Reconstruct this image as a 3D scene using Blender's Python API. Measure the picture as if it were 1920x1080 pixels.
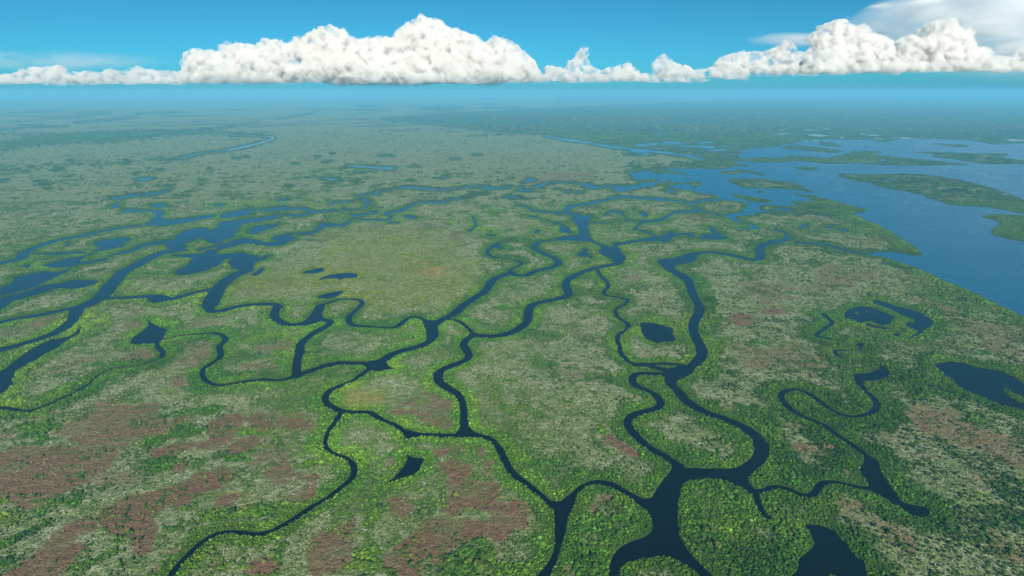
import bpy, bmesh, math, random
import numpy as np
from mathutils import Vector

for o in list(bpy.data.objects):
    bpy.data.objects.remove(o)
scene = bpy.context.scene
R = math.radians

# ------------------------------------------------------------------ camera
CAM_H = 400.0
F_PX = 1251.0            # focal length in pixels of a 1920 px wide frame
HORIZON = 170.0          # row of the true horizon in that frame
PITCH = math.atan((540.0 - HORIZON) / F_PX)
cam_data = bpy.data.cameras.new('camera')
cam = bpy.data.objects.new('camera', cam_data)
scene.collection.objects.link(cam)
cam.location = (0, 0, CAM_H)
cam.rotation_euler = (math.pi / 2 - PITCH, 0, 0)
cam_data.sensor_width = 36.0
cam_data.lens = 36.0 * F_PX / 1920.0
cam_data.clip_start = 1.0
cam_data.clip_end = 300000.0
scene.camera = cam

# ------------------------------------------------------------------ sky and sun
SUN_EL = 27.0
SUN_AZ = 180.0 - 13.3          # degrees clockwise from +Y: behind the camera, to the right
world = bpy.data.worlds.new('World')
scene.world = world
world.use_nodes = True
wn = world.node_tree
bg = wn.nodes['Background']
sky = wn.nodes.new('ShaderNodeTexSky')
sky.sky_type = 'NISHITA'
sky.sun_disc = False
sky.sun_elevation = R(SUN_EL)
sky.sun_rotation = R(SUN_AZ)
sky.altitude = 400.0
sky.air_density = 0.4
sky.dust_density = 1.0
sky.ozone_density = 8.0
tint = wn.nodes.new('ShaderNodeMix')
tint.data_type = 'RGBA'
tint.blend_type = 'MULTIPLY'
tint.inputs['Factor'].default_value = 1.0
tint.inputs['B'].default_value = (0.44, 1.34, 0.98, 1)
wn.links.new(sky.outputs['Color'], tint.inputs['A'])
wn.links.new(tint.outputs['Result'], bg.inputs['Color'])
bg.inputs['Strength'].default_value = 0.061

sun_data = bpy.data.lights.new('sun', 'SUN')
sun_data.energy = 5.0
sun_data.angle = R(0.53)
sun_data.color = (1.0, 0.93, 0.82)
sun = bpy.data.objects.new('sun', sun_data)
scene.collection.objects.link(sun)
az, el = R(SUN_AZ), R(SUN_EL)
to_sun = Vector((math.sin(az) * math.cos(el), math.cos(az) * math.cos(el), math.sin(el)))
sun.rotation_euler = (-to_sun).to_track_quat('-Z', 'Y').to_euler()
sun.location = to_sun * 2000

scene.view_settings.view_transform = 'Standard'
scene.view_settings.look = 'None'
scene.view_settings.exposure = 0.8
scene.view_settings.gamma = 1.0
scene.view_settings.use_curve_mapping = False
cy = scene.cycles
cy.max_bounces = 14
cy.diffuse_bounces = 3
cy.glossy_bounces = 2
cy.transmission_bounces = 3
cy.volume_bounces = 10
cy.transparent_max_bounces = 12
cy.use_denoising = True
cy.denoiser = 'OPENIMAGEDENOISE'
cy.denoising_prefilter = 'ACCURATE'

HAZE_DENSITY = 0.000072
HAZE_COLOR = (0.19, 0.60, 0.92, 1)

# ------------------------------------------------------------------ small helpers
rng = np.random.default_rng(7)
COL = scene.collection

def tag(o, label=None, cat=None, group=None, kind=None):
    if label: o['label'] = label
    if cat: o['category'] = cat
    if group: o['group'] = group
    if kind: o['kind'] = kind
    return o

SP, CP = math.sin(PITCH), math.cos(PITCH)
def ground_of(x, y):
    """frame pixel (1920x1080 scale) -> point on the ground plane, metres"""
    xr = (np.asarray(x, float) - 960.0) / F_PX
    yd = (np.asarray(y, float) - 540.0) / F_PX
    t = CAM_H / (SP + yd * CP)
    return xr * t, (CP - yd * SP) * t
def pixel_of(X, Y):
    """ground point -> frame pixel"""
    X = np.asarray(X, float); Y = np.asarray(Y, float)
    zc = Y * CP + CAM_H * SP
    return 960.0 + F_PX * X / zc, 540.0 + F_PX * (CAM_H * CP - Y * SP) / zc

_perm = np.random.default_rng(3).random(65536)
def _hash(ix, iy, s):
    h = (ix * 73856093) ^ (iy * 19349663) ^ (s * 83492791)
    return _perm[(h ^ (h >> 13)) & 65535]
def vnoise(X, Y, scale, seed=0):
    x = np.asarray(X) / scale; y = np.asarray(Y) / scale
    ix = np.floor(x).astype(np.int64); iy = np.floor(y).astype(np.int64)
    fx = x - ix; fy = y - iy
    fx = fx * fx * (3 - 2 * fx); fy = fy * fy * (3 - 2 * fy)
    a = _hash(ix, iy, seed); b = _hash(ix + 1, iy, seed)
    c = _hash(ix, iy + 1, seed); d = _hash(ix + 1, iy + 1, seed)
    return (a * (1 - fx) + b * fx) * (1 - fy) + (c * (1 - fx) + d * fx) * fy
def fbm(X, Y, scale, octaves=4, seed=0):
    s = 0; amp = 1.0; tot = 0
    for k in range(octaves):
        s = s + amp * vnoise(X, Y, scale / 2 ** k, seed + 17 * k); tot += amp; amp *= 0.55
    return s / tot
def sstep(a, b, v):
    t = np.clip((v - a) / (b - a), 0, 1)
    return t * t * (3 - 2 * t)

# ------------------------------------------------------------------ the ground survey (shore lines, creeks, mud flats)
TILES = {'A': (0, 0, 3), 'B': (640, 0, 3), 'C': (1280, 0, 3), 'D': (0, 360, 3), 'E': (640, 360, 3), 'F': (1280, 360, 3),
         'G': (0, 720, 3), 'H': (640, 720, 3), 'I': (1280, 720, 3),
         'J': (1180, 240, 5.0526), 'K': (1540, 240, 5.0526), 'L': (880, 300, 5.0526), 'M': (560, 300, 5.0526),
         'N': (0, 160, 5.0526), 'O': (200, 340, 5.0526), 'P': (0, 0, 1)}
def pts(tile, s):
    ox, oy, k = TILES[tile]
    out = []
    for w in s.split():
        v = [float(q) for q in w.split(',')]
        out.append([ox + v[0] / k, oy + v[1] / k] + ([v[2] / k] if len(v) > 2 else []))
    return np.array(out)
# ops in order: (op, tile, points[, width])  W water area, L land area, S creek of a width in metres, Q creek x,y,thickness
SURVEY = [
 # the bay and its islands
 ('BAY', 'J', "-36,393 44,430 100,412 330,383 590,385 720,385 860,395 1000,360 1000,315 1050,260 1080,215 1150,192 1400,186 1460,160 1600,142 1570,122 1700,122 1800,112 1900,106 2040,112 2270,108 2360,140 2460,130 2560,100 2720,100 3020,105 3270,122 3370,142 3420,155 3570,152 3740,145 5200,150 7000,400 7000,2600 5600,2200 3739,1783 3621,1735 3453,1651 3284,1567 3116,1497 2947,1429 2829,1370 2695,1315 2560,1272 2442,1222 2358,1214 2257,1197 2290,1185 2375,1174 2442,1169 2527,1177 2611,1194 2712,1207 2779,1204 2745,1160 2678,1101 2577,1046 2493,983 2392,933 2257,874 2147,823 2114,810 2190,803 2274,790 2257,773 2122,742 2021,709 1937,687 1850,668 1760,645 1640,628 1530,605 1525,615 1600,635 1690,665 1760,690 1650,695 1540,690 1510,705 1600,725 1560,735 1440,735 1400,730 1250,730 1225,755 1240,775 1330,790 1440,825 1340,800 1210,795 1180,820 1090,828 1010,830 1000,850 1050,880 1130,910 1220,930 1230,945 1170,970 1080,960 1020,940 1140,952 1160,935 1100,905 1000,880 940,855 905,835 930,815 1020,805 1060,800 1100,760 1100,740 1140,715 1080,700 960,690 890,672 780,640 620,600 450,570 350,555 240,548 130,562 20,585 -80,600 -150,595 -120,565 0,562 110,555 100,500 40,470"),
 ('L', 'J', "90,500 130,488 250,482 320,495 240,507 190,522 120,520"),
 ('L', 'J', "230,535 290,513 380,506 440,518 540,518 600,506 670,513 697,535 650,550 600,570 555,562 600,545 560,527 440,537 380,550 320,560 260,557"),
 ('L', 'J', "900,505 960,484 1050,470 1150,488 1180,473 1290,485 1400,500 1500,510 1590,525 1640,550 1700,585 1785,614 1690,607 1600,592 1480,580 1380,577 1280,574 1180,572 1080,570 1020,542 960,511"),
 ('L', 'J', "930,623 1000,623 1080,643 1200,653 1310,673 1370,690 1300,707 1180,702 1100,682 1030,657"),
 ('L', 'J', "1195,602 1240,590 1295,605 1250,620"),
 ('L', 'J', "1530,375 1620,366 1720,366 1820,385 1720,402 1620,394"),
 ('L', 'J', "830,410 960,403 1085,425 1000,442 900,437"),
 ('L', 'J', "1000,390 1130,398 1230,423 1325,456 1220,442 1120,422 1000,415"),
 ('L', 'J', "980,325 1080,333 1160,368 1060,358 980,355"),
 ('L', 'J', "180,400 330,393 450,408 585,444 480,439 380,428 250,433"),
 ('L', 'J', "740,618 790,628 890,672 800,665 740,640"),
 ('L', 'J', "520,480 590,476 590,486 520,488"), ('L', 'J', "345,487 400,485 405,495 350,497"), ('L', 'J', "685,575 720,574 718,584 688,584"),
 ('L', 'J', "960,300 1080,286 1200,283 1280,268 1350,283 1440,283 1480,268 1600,263 1700,268 1850,283 1920,278 2150,213 2300,220 2470,224 2280,247 2380,260 2600,280 2780,300 3000,318 3290,350 3000,353 2700,358 2400,352 2120,332 1900,342 1750,327 1560,307 1460,322 1380,332 1200,322 1080,314 980,318"),
 ('W', 'J', "2010,246 2110,240 2100,248 2020,252"), ('W', 'J', "2370,300 2440,296 2420,314 2360,314"),
 ('L', 'K', "1030,270 1100,247 850,237 840,231 1000,226 1150,226 1350,238 1550,243 1700,236 1800,245 1750,262 1680,272 1780,292 1920,305 2300,310 2300,347 1920,342 1700,344 1500,337 1300,302 1150,287"),
 ('L', 'K', "900,133 1050,143 1200,153 1380,158 1420,175 1300,184 1150,167"),
 ('L', 'K', "140,440 200,430 400,438 600,435 850,430 1000,443 1150,463 1300,488 1500,533 1650,578 1780,623 1920,680 2300,780 2400,900 2100,870 1880,803 1700,768 1500,743 1350,738 1180,723 1120,692 1000,662 975,637 900,622 740,592 620,572 520,552 483,530 488,514 380,517 280,492 200,472"),
 ('W', 'K', "590,468 680,475 740,492 660,490"), ('W', 'K', "640,543 740,548 720,560 650,556"), ('W', 'K', "580,495 640,500 620,515 585,512"), ('W', 'K', "1700,615 1760,625 1770,640 1720,630"),
 ('L', 'K', "1490,838 1600,818 1750,818 1920,828 2300,850 2500,1000 2400,1170 2100,1140 1920,1085 1800,1055 1620,1015 1600,970 1640,945 1690,915 1670,890 1610,862"),
 ('L', 'K', "-20,123 80,128 150,153 220,178 100,175 -20,162"),
 ('L', 'J', "1430,190 1500,163 1600,163 1750,178 1920,203 2060,225 1900,237 1750,222 1600,207 1500,202"),
 ('W', 'J', "1360,763 1440,753 1575,785 1540,797 1440,787"),
 # channels among the mangrove islands behind the bay
 ('W', 'L', "1640,210 1655,240 1560,264 1460,287 1400,287 1370,267 1290,250 1240,268 1180,282 1130,267 1070,237 1045,222 1100,218 1160,233 1210,254 1260,246 1290,228 1330,243 1450,246 1550,233 1620,240"),
 ('W', 'L', "495,217 545,188 555,165 610,173 645,190 600,202 550,207"), ('W', 'L', "595,252 650,233 720,212 765,220 700,242 680,264 630,262"),
 ('Q', 'L', "760,217,8 850,212,9 940,208,8 1000,214,6 1060,222,10"), ('W', 'L', "452,293 475,258 502,250 505,278 592,282 595,300 520,298"),
 ('Q', 'L', "150,272,20 190,268,14 280,268,9 340,258,14 380,245,10"), ('W', 'L', "315,352 400,336 465,343 475,360 400,365"),
 ('W', 'L', "908,292 950,282 960,307 918,308"), ('W', 'L', "995,293 1060,298 1105,300 1040,318"), ('Q', 'L', "830,272,12 850,270,8"),
 ('W', 'L', "800,500 860,492 900,510 850,524 800,517"), ('Q', 'L', "810,498,9 700,490,10 600,480,14 565,458,20 540,440,9 440,430,6"),
 ('W', 'L', "890,465 940,450 935,475 985,503 1060,518 1165,523 1132,580 1117,640 1142,690 1142,740 1182,768 1242,798 1292,813 1340,823 1390,803 1432,850 1442,890 1484,915 1468,962 1420,994 1370,1004 1378,970 1328,932 1258,897 1222,870 1256,840 1228,812 1168,782 1110,767 1000,770 900,757 830,757 838,733 900,723 1000,718 1046,690 1036,640 1006,597 956,557 984,530 930,517 890,502"),
 ('L', 'L', "1045,517 1070,514 1090,524 1060,530"),
 ('Q', 'L', "920,462,30 970,435,22 1040,425,18 1110,415,12 1180,402,28 1230,392,14 1300,378,13 1380,355,16 1440,345,16 1530,352,13 1620,353,10 1720,366,10 1790,375,22 1830,362,15"),
 ('Q', 'L', "1370,805,27 1450,790,22 1560,772,24 1650,758,24 1780,745,20 1850,720,32 1920,690,38"),
 ('W', 'J', "280,1062 340,1040 380,1008 450,998 520,993 620,998 700,1003 800,1010 755,962 740,940 780,932 805,960 855,1000 940,1052 850,1058 750,1058 690,1048 500,1012 450,1018 400,1052 370,1080 255,1080"),
 ('L', 'J', "600,1010 640,1003 690,1012 680,1030 620,1032"),
 ('W', 'E', "1770,388 1815,372 1870,376 1930,364 1995,346 1995,388 1930,402 1882,406 1872,435 1905,450 1955,475 1990,510 1962,532 1920,492 1870,462 1818,442 1798,412"),
 ('S', 'F', "-60,390 0,368 60,345 150,338 250,350 330,368 390,385 425,380 445,355 425,330 440,305 490,285 560,275 590,262", 21),
 ('Q', 'F', "590,262,8 597,242,8 570,222,6 520,210,5"),
 ('W', 'F', "652,192 705,178 694,202 658,210"), ('W', 'F', "805,186 852,194 842,207 808,202"), ('W', 'F', "855,203 940,208 922,224 868,217"),
 ('S', 'F', "1060,350 980,345 900,325 830,300 770,290 700,288 640,285", 17),
 ('Q', 'J', "570,715,18 640,700,20 700,685,12 800,682,10 890,678,14"), ('Q', 'J', "580,720,12 620,755,22 680,785,26 640,790,16 560,795,14 430,795,14 370,835,24 290,875,24 200,885,10 110,885,28 90,920,26 60,955,20 40,965,10"),
 ('Q', 'J', "300,680,9 450,695,10 560,710,15"), ('W', 'J', "78,788 150,798 184,825 150,848 108,827"), ('W', 'J', "18,762 62,752 52,778"),
 ('Q', 'J', "0,660,10 120,665,10 230,675,16 310,670,22"), ('Q', 'J', "350,580,14 420,605,20"), ('Q', 'J', "680,790,9 760,800,9 830,825,15 870,840,9"),
 ('Q', 'J', "60,960,9 180,990,9 260,1035,11"), ('Q', 'J', "0,1076,16 130,1065,14 260,1055,24"), ('Q', 'J', "1380,960,13 1480,1000,9 1490,1040,13 1460,1065,15 1330,1076,13"),
 ('W', 'J', "1596,950 1640,912 1705,910 1650,942 1620,963"),
 ('W', 'L', "596,692 662,656 674,680 620,702"), ('W', 'L', "845,672 890,622 932,633 975,680 962,702 900,694"),
 ('W', 'L', "1015,892 1080,863 1085,838 1122,843 1112,870 1122,912 1060,914"), ('Q', 'L', "1110,900,8 1160,920,8"),
 ('W', 'L', "1276,500 1335,487 1312,518 1276,523"), ('Q', 'L', "1330,490,10 1420,490,16 1450,515,14 1500,570,8 1580,580,10"),
 ('Q', 'L', "1140,600,7 1380,595,7 1500,575,7"), ('Q', 'L', "720,570,8 830,600,10 890,620,14"), ('Q', 'L', "520,525,6 720,560,6"),
 ('Q', 'L', "40,550,20 50,590,12 70,620,16 20,660,14 0,668,20"), ('Q', 'L', "170,708,10 215,715,14 245,718,14"), ('Q', 'L', "160,670,8 215,680,14"),
 # the marsh creeks in the middle distance
 ('Q', 'M', "1880,268,7 1800,270,24 1780,245,9 1720,245,7 1630,255,14 1560,265,9 1440,268,11 1400,282,9 1330,288,7 1265,278,18 1180,268,12 1040,258,16 940,265,7 800,288,7 715,300,22 760,322,14 700,325,9 620,330,7 530,335,9"),
 ('Q', 'M', "1390,392,24 1350,405,12 1270,402,19 1200,400,9 1110,405,15 1070,430,20 1000,465,26 960,482,12 860,495,12 815,512,18 870,530,18 885,555,18 820,570,13 750,572,12 660,570,19 580,558,13 500,555,9 470,575,15 475,600,32 400,620,12 330,615,18 260,605,12 210,625,32 190,655,30 150,680,14 80,692,14 0,697,16"),
 ('Q', 'M', "1390,385,6 1450,370,6 1590,360,6 1640,325,6 1780,318,6"), ('Q', 'M', "1015,533,14 1060,542,28 1110,548,12"), ('Q', 'M', "840,595,7 950,592,11"),
 ('Q', 'M', "490,515,10 540,530,19 640,512,11 730,495,28"), ('Q', 'M', "600,365,15 640,385,22 670,410,28 640,435,11 580,465,15"), ('Q', 'M', "310,408,22 350,405,13 440,395,9 520,390,6"),
 ('Q', 'M', "430,450,17 440,470,25"), ('Q', 'M', "310,465,18 350,470,8"), ('Q', 'M', "0,455,11 80,458,16 130,485,28 100,510,18 0,530,16"), ('Q', 'M', "150,490,18 230,490,15 300,483,9 480,478,7 580,470,9"),
 ('W', 'M', "16,1074 60,1053 150,1038 210,1016 246,1040 200,1063 140,1080"), ('Q', 'M', "460,55,9 600,60,15 700,72,17 800,78,19 870,75,30 905,75,12"), ('Q', 'M', "250,175,10 310,180,20 380,182,10"),
 ('Q', 'D', "1800,490,8 1840,478,14 1880,475,20 1960,470,28 2000,472,18"), ('Q', 'D', "1790,590,10 1840,583,26 1890,572,28 1925,562,14"), ('W', 'E', "-10,460 30,462 55,470 30,485 -20,498"),
 ('Q', 'N', "1300,890,12 1380,888,24 1450,878,12"), ('Q', 'A', "1000,892,4 1060,880,9 1130,860,4 1250,850,4 1330,835,11 1420,815,9 1500,795,10 1550,775,8 1500,765,5 1300,762,3"),
 ('Q', 'B', "1150,765,10 1200,775,6 1290,790,14 1340,795,10 1420,808,8 1500,825,14 1600,835,10 1720,848,8 1820,858,12 1920,872,10 2040,900,8"),
 # the ponds and channels on the left
 ('Q', 'O', "40,160,10 110,155,22 220,140,18 310,125,16"), ('Q', 'O', "340,135,10 420,122,22 480,110,12 560,95,14 600,70,10"), ('Q', 'O', "60,240,20 100,230,30 110,205,18"),
 ('Q', 'O', "150,285,18 230,270,26 300,280,14 380,280,18 470,290,26 520,300,30"), ('W', 'O', "390,240 440,220 520,205 575,215 560,240 480,248"),
 ('W', 'O', "400,420 355,405 420,370 470,320 500,290 545,292 540,320 505,345 560,362 680,360 800,342 920,325 1010,318 1035,328 980,345 860,370 740,392 620,408 500,422"),
 ('W', 'O', "1075,330 1130,300 1230,278 1330,262 1370,265 1370,300 1320,325 1220,340 1130,350 1080,355"), ('Q', 'O', "1350,275,20 1420,270,14 1500,278,12 1560,268,30 1640,262,18 1740,262,14 1830,255,12 1900,260,16 1960,290,20"), ('Q', 'O', "1570,240,8 1640,245,12 1720,240,10"),
 ('W', 'O', "1005,235 1060,210 1150,212 1120,232 1060,242"), ('Q', 'O', "1310,230,14 1350,238,8 1410,245,7"), ('Q', 'O', "1620,195,10 1660,178,24 1720,165,10"),
 ('S', 'D', "-120,430 0,402 70,388 130,372 120,350 180,320 260,290 330,270 450,250 560,225 680,200 780,190", 24),
 ('W', 'O', "1035,405 1110,385 1240,368 1400,350 1470,345 1560,322 1680,312 1740,320 1640,335 1570,350 1500,370 1440,385 1350,395 1290,400 1260,440 1230,470 1210,510 1200,540 1120,545 1090,580 1040,595 940,570 960,555 930,545 850,545 790,570 720,590 770,620 740,640 700,655 640,660 560,625 555,580 640,555 650,530 700,490 800,455 900,440 970,440 940,490 1000,455 1090,435 1050,420"),
 ('Q', 'O', "1700,318,16 1780,328,14 1860,322,10 1910,310,14"),
 ('Q', 'O', "870,650,14 900,640,14 980,628,12 1060,605,14 1110,600,14"),
 ('Q', 'O', "1060,640,34 1130,610,40 1220,580,44 1340,560,40 1430,580,34 1520,598,30 1610,590,36 1680,575,40"),
 ('W', 'O', "1545,550 1620,505 1720,500 1800,540 1760,560 1680,595 1600,600 1640,570 1600,550"), ('Q', 'O', "1690,500,12 1800,492,10 1960,490,12"), ('Q', 'D', "1700,237,6 1770,227,10 1795,205,26 1830,184,16 1930,188,8"),
 ('W', 'O', "1330,455 1390,430 1510,412 1560,410 1560,425 1640,395 1620,420 1560,440 1480,470 1400,500 1340,508 1370,480"),
 ('W', 'O', "930,660 1000,645 1060,650 1030,690 1120,692 1230,680 1310,675 1340,700 1440,705 1430,735 1500,715 1545,690 1560,705 1500,740 1400,770 1390,800 1380,825 1320,845 1250,832 1170,820 1180,795 1150,770 1160,745 1210,735 1160,730 1100,745 1090,775 1020,815 900,860 780,885 690,885 650,860 680,840 760,800 790,770 800,750 870,728 800,722 640,712 500,705 450,720 440,715 620,690 760,690 880,695 940,680"),
 ('W', 'O', "1380,885 1430,845 1480,820 1500,825 1470,860 1420,890 1390,897"),
 ('Q', 'O', "460,700,36 560,668,24 660,660,22 760,650,16"),
 ('S', 'D', "-150,770 0,735 80,715 170,700 260,685 350,665 430,650 500,630", 17),
 ('S', 'D', "480,640 560,600 600,560 630,520 680,460 730,430 790,400 860,360 930,335 1000,325", 30),
 ('S', 'D', "620,598 700,595 780,590 840,585 900,585 940,600 960,605 1030,585 1100,565 1170,550", 15), ('W', 'D', "822,588 900,578 950,605 890,628 838,622"),
 ('S', 'D', "1180,640 1190,610 1215,570 1230,540 1260,510 1300,480 1340,462 1390,440", 30),
 ('W', 'D', "-200,620 0,578 0,535 60,520 80,500 75,480 150,465 270,440 280,457 370,437 435,413 340,467 280,497 200,532 100,562 0,585 -200,640"),
 ('L', 'D', "268,452 290,435 380,422 430,418 380,440 320,455"), ('Q', 'D', "120,420,12 165,415,12"),
 ('W', 'D', "222,417 330,390 420,370 480,355 540,330 580,310 530,300 526,283 600,268 690,252 750,265 680,290 705,300 640,320 580,337 520,367 450,387 425,415 350,422"),
 ('L', 'D', "432,388 520,348 600,323 680,316 620,342 540,372 470,393"), ('Q', 'D', "430,402,8 520,395,10 600,377,9"), ('Q', 'D', "560,385,8 640,352,8 740,330,10 780,312,20 810,295,14 900,290,9 940,275,10"), ('W', 'D', "360,292 385,280 395,292 380,302"), ('Q', 'D', "200,350,8 330,345,8 480,340,8"),
 ('W', 'D', "-200,660 0,600 60,580 150,560 250,523 340,513 420,493 500,498 560,498 600,490 470,537 400,552 330,545 250,562 180,582 120,602 70,612 30,647 0,662 -200,740"),
 ('L', 'D', "248,560 330,543 405,545 380,567 310,574"),
 ('S', 'D', "470,640 430,665 425,690 405,730 350,775 290,805 200,835 100,865 0,890 -150,920", 20),
 ('W', 'D', "-300,1120 -100,1050 0,1010 60,970 120,920 190,880 280,830 360,820 420,800 432,775 475,742 462,765 440,802 380,842 310,882 250,912 190,952 120,992 70,1020 92,1018 64,1060 78,1080 30,1118 0,1138 -150,1180 -300,1220"),
 ('W', 'D', "828,718 850,740 890,760 944,770 930,800 917,827 880,847 830,857 780,857 736,857 740,828 770,803 810,778 842,758 834,736"),
 ('S', 'D', "878,848 895,880 918,905 915,930", 7), ('S', 'D', "905,935 830,965 740,985 640,990 570,1020 530,1050 500,1082 460,1105 400,1140 330,1170 240,1210 180,1230", 4.2), ('S', 'D', "180,1230 110,1232 60,1220 0,1215 -100,1220", 7),
 ('S', 'D', "1800,645 1780,690 1740,725 1690,745 1640,750 1590,740 1555,715 1540,690 1555,660 1570,640 1530,630 1430,632 1350,640 1280,660 1220,675 1180,670 1172,645", 15.5),
 ('W', 'D', "1800,640 1825,625 1812,650 1808,690 1822,712 1770,745 1700,755 1690,740 1740,705 1765,668"),
 ('S', 'D', "1780,718 1820,720 1860,728 1850,750 1800,775 1740,812 1695,850 1682,900 1672,960 1667,1030", 12.5), ('W', 'D', "1665,850 1710,840 1715,885 1722,905 1690,930 1680,990 1700,1010 1660,1050 1640,1045 1655,960"),
 ('S', 'D', "1667,1035 1620,1050 1560,1062 1500,1055 1420,1060 1350,1072 1300,1082 1240,1088 1200,1086 1160,1068 1132,1025 1150,990 1210,955 1245,925 1240,895 1230,870 1260,845 1275,825 1250,805 1200,795", 7.5), ('S', 'D', "1200,795 1120,800 1050,805 980,815 910,835 880,850", 4),
 # the main river arms
 ('S', 'E', "1290,268 1180,270 1120,280 1085,295 1080,315 1110,335 1170,360 1215,380 1225,405 1190,425 1120,438 1080,450 1050,470 1000,472 950,458", 15),
 ('S', 'E', "960,455 930,462 880,478 845,500 825,540 790,575 720,615 665,655 630,690 580,715 520,735", 17),
 ('S', 'E', "940,445 980,425 1020,405 1000,388 930,378 860,370 825,355 818,330 850,305 880,288", 8), ('W', 'E', "858,305 868,285 885,280 888,305 925,322 880,316"), ('S', 'E', "885,285 900,277 990,265 1085,275", 4),
 ('S', 'E', "1560,402 1440,425 1370,445 1300,475 1265,500 1260,530 1280,565 1270,590 1200,605 1120,620 1070,635 1052,670 1052,710 1037,745 1000,770 950,795 880,812 800,812 745,806", 16),
 ('S', 'E', "600,718 650,722 690,745 720,775 745,800", 7),
 ('S', 'E', "745,808 700,832 682,860 700,890 722,915 712,940 660,965 600,985 552,1010 540,1040 550,1075 600,1105 650,1135", 12.5), ('S', 'H', "640,48 665,70 682,100 690,150 690,200 690,240 700,272", 8),
 ('W', 'E', "440,705 465,715 500,722 545,720 585,730 548,752 540,785 547,812 520,842 480,862 470,850 478,820 478,790 468,750"),
 ('S', 'E', "490,735 450,710 410,700 375,710 340,740 300,765 270,766 180,760 100,755 55,750 38,725 45,700 75,670 110,640 120,620 100,605 60,602 0,604 -50,615 -90,630 -120,637", 8.5),
 ('S', 'E', "510,830 470,860 400,880 330,895 270,920 235,950", 15), ('W', 'E', "125,960 200,942 245,930 252,955 262,985 318,994 262,1002 212,1008 180,1003 148,998 128,976"),
 ('S', 'E', "160,968 80,965 0,960 -70,975 -140,995 -200,1015 -255,1038", 14),
 ('S', 'E', "150,1000 100,1040 60,1065 -30,1100 -70,1120 -95,1160 -85,1190 -50,1210 0,1235 60,1240 130,1238 180,1245 220,1280 260,1295 310,1315 350,1345 380,1365", 7),
 ('S', 'H', "-5,165 -30,210 -70,260 -90,310 -90,350 -70,380 -10,405 40,420 70,460 75,500 50,545 0,585 -70,640 -180,700 -280,770 -360,815 -420,840 -490,848 -580,835 -650,830 -720,850 -800,900 -860,960 -920,1030 -965,1085 -1030,1160", 4.8),
 ('W', 'H', "335,245 360,252 420,270 490,287 420,300 380,306 362,310 350,275"),
 ('S', 'H', "420,284 500,287 600,292 680,288 760,290 830,302 870,335 895,375 920,430 950,490 1000,535 1060,575 1110,615 1150,650 1185,690", 6.5), ('W', 'H', "660,262 680,235 708,232 735,262 810,288 790,300 700,302 630,298"),
 ('W', 'H', "365,395 395,415 430,418 468,420 450,450 435,485 410,510 370,522 320,535 260,555 300,525 335,490 360,455 378,425"),
 ('BIG', 'H', "1150,640 1185,655 1225,660 1260,640 1300,610 1340,575 1400,548 1450,538 1500,542 1545,562 1600,595 1650,625 1700,645 1740,645 1765,612 1800,557 1840,502 1860,465 1840,425 1890,450 1925,468 2020,474 2120,470 2200,476 2260,457 2320,417 2335,350 2395,330 2402,380 2372,430 2320,480 2290,510 2285,545 2310,585 2345,602 2352,650 2340,645 2310,620 2270,592 2230,575 2170,548 2090,536 2000,536 1950,545 1920,565 1900,620 1895,700 1895,800 1905,860 1940,920 1990,980 2050,1040 2110,1090 2300,1290 1900,1330 1505,1330 1505,1090 1508,1040 1520,990 1545,945 1590,905 1650,882 1720,855 1745,825 1748,780 1735,735 1690,695 1630,650 1570,608 1510,577 1450,562 1390,572 1350,592 1325,622 1315,670 1285,735 1265,800 1250,870 1232,940 1205,1005 1165,1085 1020,1330 900,1330 1090,1090 1135,1045 1172,990 1195,930 1202,850 1200,760 1190,700 1160,665"),
 ('L', 'H', "1562,1090 1566,1040 1600,1010 1660,988 1740,976 1810,970 1860,983 1910,1008 1960,1035 2000,1065 2030,1090 2060,1180 1900,1230 1700,1230 1570,1180"),
 ('W', 'I', "672,788 740,787 800,799 860,829 902,880 942,930 982,980 1022,1000 1027,1050 1040,1090 1060,1200 900,1280 600,1280 520,1180 595,1090 640,1060 655,1020 648,990 700,950 735,920 740,890 715,840"), ('L', 'I', "815,1085 840,1070 860,1085 850,1130 820,1120"),
 ('S', 'I', "400,600 415,640 428,690 450,730 492,757", 4.5), ('S', 'I', "415,603 460,598 500,580 550,580 610,600 660,622 710,632 745,615 765,575 800,550 860,550 930,568 990,580 1045,587", 6),
 ('W', 'I', "1000,375 1040,393 1080,418 1107,440 1107,480 1132,520 1162,560 1192,600 1212,640 1252,672 1310,684 1362,690 1388,715 1383,747 1340,752 1290,737 1230,707 1180,672 1120,632 1060,602 1028,592 1046,562 1020,530 998,505 988,475 1016,455 1022,425"),
 ('S', 'I', "1020,392 960,345 900,310 840,270 800,235 730,205 660,175 600,140 565,105 545,65 570,40 630,30 690,45 740,75 790,115 840,150 900,178 970,185 1040,172 1085,145 1095,110 1070,75 1030,45 1008,15 985,-20 970,-50", 7),
 ('W', 'F', "955,1020 1030,1018 1100,1005 1112,985 1080,962 1110,968 1148,1000 1168,1025 1130,1052 1070,1062 1010,1067 1022,1085 1000,1095 968,1082"), ('S', 'F', "1085,965 1060,950 1000,940", 3),
 ('W', 'F', "905,692 928,665 980,643 1040,643 1090,658 1140,678 1195,705 1172,725 1168,748 1120,752 1060,730 1030,728 1000,742 950,717 912,707"), ('L', 'F', "965,680 980,672 995,680 980,688"), ('L', 'F', "1025,675 1035,668 1045,676 1035,683"),
 ('W', 'F', "1060,602 1110,613 1180,638 1260,658 1330,678 1370,698 1415,735 1400,760 1370,770 1345,790 1330,800 1290,822 1255,826 1310,800 1332,785 1290,772 1250,750 1258,735 1315,730 1280,705 1230,690 1180,665 1120,637 1080,627"), ('W', 'F', "1170,798 1222,798 1208,818"),
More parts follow.
